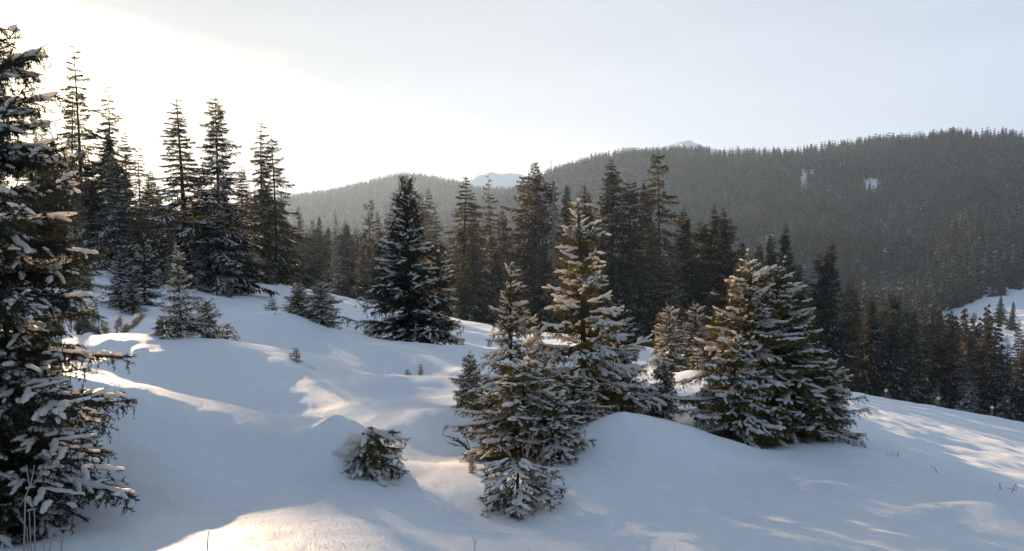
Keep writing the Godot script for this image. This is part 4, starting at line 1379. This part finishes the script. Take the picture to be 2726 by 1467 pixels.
func build_small_things() -> void:
	var g_weed := "frosted weed stalks at the bottom left corner"
	stem("weed_stalk", "tall reddish weed stalk with a forked frosted head, bottom left corner", "weed", M.rime, 62, 1490, 4.25, [
		[Vector3(0, -0.1, 0), Vector3(0.02, 0.3, 0), Vector3(0.05, 0.36, 0), 0.0050], [Vector3(0.045, 0.35, 0), Vector3(0.03, 0.47, 0), 0.0037], [Vector3(0.05, 0.36, 0), Vector3(0.085, 0.475, 0.02), 0.0037], [Vector3(0.05, 0.35, 0), Vector3(0.13, 0.45, -0.02), 0.0031], [Vector3(0.025, 0.345, 0), Vector3(0.075, 0.355, 0), 0.0081]], g_weed)
	stem("weed_stalk", "pair of short frosted weed stalks right of the tall forked one", "weed", M.rime, 84, 1500, 4.22, [
		[Vector3(0, -0.1, 0), Vector3(-0.005, 0.24, 0), 0.0043], [Vector3(0.02, -0.1, 0), Vector3(0.022, 0.24, 0), 0.0043], [Vector3(-0.012, 0.235, 0), Vector3(0.03, 0.245, 0), 0.0068], [Vector3(-0.015, -0.1, 0), Vector3(-0.02, 0.15, 0), 0.0037]], g_weed)
	stem("weed_stalk", "slanting frosted weed stalk, third from the left corner", "weed", M.rime, 122, 1485, 4.2, [
		[Vector3(0, -0.1, 0), Vector3(0.04, 0.13, 0), Vector3(0.045, 0.15, 0), 0.0043], [Vector3(0, -0.1, 0), Vector3(-0.012, 0.08, 0), 0.0037]], g_weed)
	stem("weed_stalk", "forked frosted weed stalk, rightmost in the bottom left corner", "weed", M.rime, 164, 1485, 4.2, [
		[Vector3(0, -0.1, 0), Vector3(0.0, 0.06, 0), Vector3(0.06, 0.17, 0), 0.0043], [Vector3(0.0, 0.04, 0), Vector3(0.015, 0.10, 0), 0.0037]], g_weed)
	var g_grass := "frosted grass blades bent over the snow"
	stem("bent_grass", "lone thin stalk at the bottom edge, left of the sunlit patch", "grass", M.rime, 550, 1480, 4.25, [[Vector3(0, -0.05, 0), Vector3(0.012, 0.10, 0), 0.005]], g_grass)
	stem("bent_grass", "little frosted twig at the bottom edge right of the sunlit patch", "grass", M.straw, 1264, 1475, 4.3, [[Vector3(0, -0.06, 0), Vector3(0.0, 0.05, 0), Vector3(-0.02, 0.085, 0), 0.008], [Vector3(0.0, 0.04, 0), Vector3(0.012, 0.07, 0), 0.007]], g_grass)
	stem("bent_grass", "long bent white grass blade on the hollow behind the first ridge", "grass", M.straw, 388, 1044, 8.4, [[Vector3(0, -0.05, 0), Vector3(0.10, 0.06, 0), Vector3(0.2, 0.085, 0), Vector3(0.245, 0.06, 0), 0.007]], g_grass)
	stem("bent_grass", "curved white grass blade behind the centre mound, taller one", "grass", M.straw, 1020, 1000, 13.0, [[Vector3(0, -0.05, 0), Vector3(0.03, 0.12, 0), Vector3(0.10, 0.2, 0), Vector3(0.16, 0.2, 0), 0.008]], g_grass)
	stem("bent_grass", "arched white grass blade behind the centre mound, lower left one", "grass", M.straw, 978, 998, 13.2, [[Vector3(0, -0.05, 0), Vector3(-0.03, 0.08, 0), Vector3(-0.10, 0.115, 0), Vector3(-0.17, 0.09, 0), 0.006]], g_grass)
	stem("bent_grass", "thin grass blade leaning on the crest of the big snow bank at right", "grass", M.dead, 2500, 1250, 8.35, [[Vector3(0, -0.05, 0), Vector3(-0.04, 0.05, 0), Vector3(-0.09, 0.075, 0), 0.004]], g_grass)
	stem("grass_tuft", "dry twigs sticking out of the crest near the right edge", "twigs", M.dead, 2665, 1300, 8.05, [[Vector3(0, -0.05, 0), Vector3(-0.02, 0.07, 0), 0.004], [Vector3(0.03, -0.05, 0), Vector3(-0.015, 0.065, 0), 0.003], [Vector3(0.1, -0.05, 0), Vector3(0.15, 0.06, 0), Vector3(0.165, -0.02, 0), 0.004], [Vector3(0.15, 0.0, 0), Vector3(0.05, 0.02, 0), 0.003]], g_grass)
	var rng := random(61)
	for k in 3:
		var curves := []
		for q in 5:
			curves.append([Vector3(q * 0.025 - 0.06, -0.04, rng.randf() * 0.04), Vector3(q * 0.03 - 0.07 + rng.randf_range(-0.02, 0.02), rng.randf_range(0.03, 0.075), 0), 0.004])
		stem("grass_tuft", ["frosted grass tips on the crest right of the big sunlit young spruce", "frosted grass tips further down the crest right of the big sunlit young spruce", "frosted tuft of grass right below the lone frosty seedling"][k], "grass", M.rime, [2285, 2380, 832][k], [1180, 1216, 1000][k], [9.0, 8.75, 11.7][k], curves, g_grass)
	# bare twigs
	grains()
	dead_twigs("bare_bush", "bare dark twigs left of the front of the near cluster", 1255, 1185, 7.6, 6, 0.26, M.bark, -0.7)
	dead_twigs("bare_bush", "frosted bare branchlets in front of the broad shaded young spruce", 1395, 1200, 6.3, 6, 0.42, M.rime, 0.0)
	dead_twigs("bare_bush", "bare dark twigs reaching right out of the half buried fir", 1010, 1245, 6.35, 5, 0.24, M.bark, 1.0)
	dead_twigs("bare_bush", "small thin twigs left at the foot of the big sunlit young spruce", 1915, 1130, 9.2, 6, 0.26, M.bark, -0.3)
	# fence along the pasture edge
	var posts := [[2239, 1036, 66.0, 0.42], [2358, 1058, 66.0, 0.55], [2497, 1083, 66.0, 0.62], [2640, 1109, 66.0, 0.66]]
	var says := ["leftmost snow capped fence post, right behind the big sunlit young spruce", "second fence post, before the low snowy bush spruce", "fence post with a round cap of snow, left of the frosted spruce", "rightmost fence post, just right of the frosted spruce"]
	for k in 4:
		var p: Array = posts[k]
		var foot := at(p[0], p[1], p[2])
		foot.y = ground_at(foot.x, foot.z)
		var o := thing("fence_post", says[k], "fence post", foot, "fence posts along the pasture edge")
		var s := Soup.new()
		tube(s, [Vector3(0, -0.4, 0), Vector3(0.01, p[3] * 0.6, 0), Vector3(0.03, p[3], 0)], [0.10, 0.10, 0.09], 8)
		part("post", s.mesh(), M.post, o)
		var c := Soup.new()
		tube(c, [Vector3(-0.06, p[3] + 0.03, 0), Vector3(0.03, p[3] + 0.08, 0), Vector3(0.11, p[3] + 0.03, 0)], [0.11, 0.16, 0.10], 8)
		part("snow_cap", c.mesh(), M.snow, o)
	# lattice mast on the far ridge
	var base := at(1467, 505, 1080.0)
	base.y = smooth_height(atan2(base.x, -base.z), Vector2(base.x, base.z).length()) - 1.0
	var top_y := at(1467, 424, 1080.0).y - base.y
	var mast := thing("power_pylon", "thin lattice power pylon on the wooded ridge in haze", "pylon", base)
	for leg in [[-1, -1], [-1, 1], [1, -1], [1, 1]]:
		var s := Soup.new()
		tube(s, [Vector3(leg[0] * 2.2, 0, leg[1] * 2.2), Vector3(leg[0] * 0.35, top_y, leg[1] * 0.35)], [0.16, 0.12], 4)
		part("leg", s.mesh(), M.steel, mast)
	for k in 3:
		var s := Soup.new()
		var w: float = [4.6, 5.6, 4.0][k]
		var y: float = top_y * [0.94, 0.82, 0.70][k]
		tube(s, [Vector3(-w, y, 0), Vector3(0, y + 0.5, 0), Vector3(w, y, 0)], [0.1, 0.18, 0.1], 4)
		part("cross_arm", s.mesh(), M.steel, mast)
	var lat := Soup.new()
	for k in 8:
		var y0 := top_y * k / 8.0
		var y1 := top_y * (k + 1) / 8.0
		var a := lerpf(2.2, 0.35, k / 8.0)
		var b := lerpf(2.2, 0.35, (k + 1) / 8.0)
		var f := 1.0 if k % 2 else -1.0
		tube(lat, [Vector3(-a * f, y0, a), Vector3(b * f, y1, b)], [0.08, 0.08], 3)
		tube(lat, [Vector3(a, y0, -a * f), Vector3(b, y1, b * f)], [0.08, 0.08], 3)
	part("bracing", lat.mesh(), M.steel, mast)
	# vapour trail of an aircraft
	var p0 := at(2046, 111, 5200.0)
	var p1 := at(2107, 94, 5200.0)
	var tr := Soup.new()
	var tp := []
	var trr := []
	for i in 8:
		tp.append(p0.lerp(p1, i / 7.0))
		trr.append([2.0, 3.4, 4.0, 3.6, 3.0, 2.6, 2.4, 1.6][i])
	tube(tr, tp, trr, 6)
	tag(part("contrail_cloud", tr.mesh(), M.trail), "short white vapour trail high in the sky at right", "contrail")


func dead_twigs(called: String, label: String, px: float, py: float, depth: float, count: int, size: float, m: Material, lean: float) -> void:
	var foot := at(px, py, depth)
	foot.y = ground_at(foot.x, foot.z)
	var o := thing(called, label, "bush", foot, "bare twigs standing in the snow")
	var rng := random(int(px))
	for k in count:
		var s := Soup.new()
		var d := Vector3(rng.randf_range(-0.8, 0.8) + lean * 0.7, rng.randf_range(0.35, 1.0), rng.randf_range(-0.4, 0.4)).normalized() * size * rng.randf_range(0.6, 1.15)
		var path := [Vector3(0, -0.04, 0), d * 0.4 + Vector3(0, 0.02, 0), d * 0.75 + Vector3(rng.randf_range(-0.03, 0.03), 0.01, 0), d + Vector3(0, -0.03 * size, 0)]
		tube(s, path, [0.0048, 0.004, 0.003, 0.0016], 4)
		for q in 7:
			var f := rng.randf_range(0.6, 2.8)
			var p: Vector3 = path[int(f)].lerp(path[int(f) + 1], f - int(f))
			var e := p + (d.normalized() + Vector3(rng.randf_range(-1, 1), rng.randf_range(-0.5, 0.8), rng.randf_range(-0.6, 0.6))).normalized() * size * rng.randf_range(0.15, 0.38)
			tube(s, [p, p.lerp(e, 0.5) + Vector3(0, 0.01, 0), e], [0.0026, 0.0022, 0.0014], 3)
		part("twig", s.mesh(), m, o)


func grains() -> void:
	# crumbs of hoar crust lying on the near snow; nobody could count them
	var rng := random(88)
	var s := Soup.new()
	var p := [Vector3(1, 0, 0), Vector3(0.2, 0.1, 0.9), Vector3(-0.9, 0, 0.3), Vector3(-0.2, -0.1, -1.0), Vector3(0.1, 0.75, 0.0)]
	for k in 4:
		s.tri(p[k], p[4], p[(k + 1) % 4])
	var mesh := s.mesh()
	var mm := MultiMesh.new()
	mm.transform_format = MultiMesh.TRANSFORM_3D
	mm.mesh = mesh
	var n := 90000
	mm.instance_count = n
	for k in n:
		var th := rng.randf_range(-0.62, 0.62)
		var r := 3.6 * pow(4.2, rng.randf())
		var x := sin(th) * r
		var z := -cos(th) * r
		var big := rng.randf_range(0.0025, 0.0075) * (0.75 + r * 0.055)
		var b := Basis.from_euler(Vector3(rng.randf_range(-0.35, 0.35), rng.randf() * TAU, rng.randf_range(-0.35, 0.35))).scaled_local(Vector3(big, big * 0.5, big * rng.randf_range(0.6, 1.3)))
		mm.set_instance_transform(k, Transform3D(b, Vector3(x, ground_at(x, z) - big * 0.16, z)))
	var o := MultiMeshInstance3D.new()
	o.name = numbered("snow_crumbs")
	o.multimesh = mm
	o.material_override = M.snow
	add_child(o, true)
	tag(o, "fine crumbs of frost crust strewn over the near snow", "snow", "", "stuff")
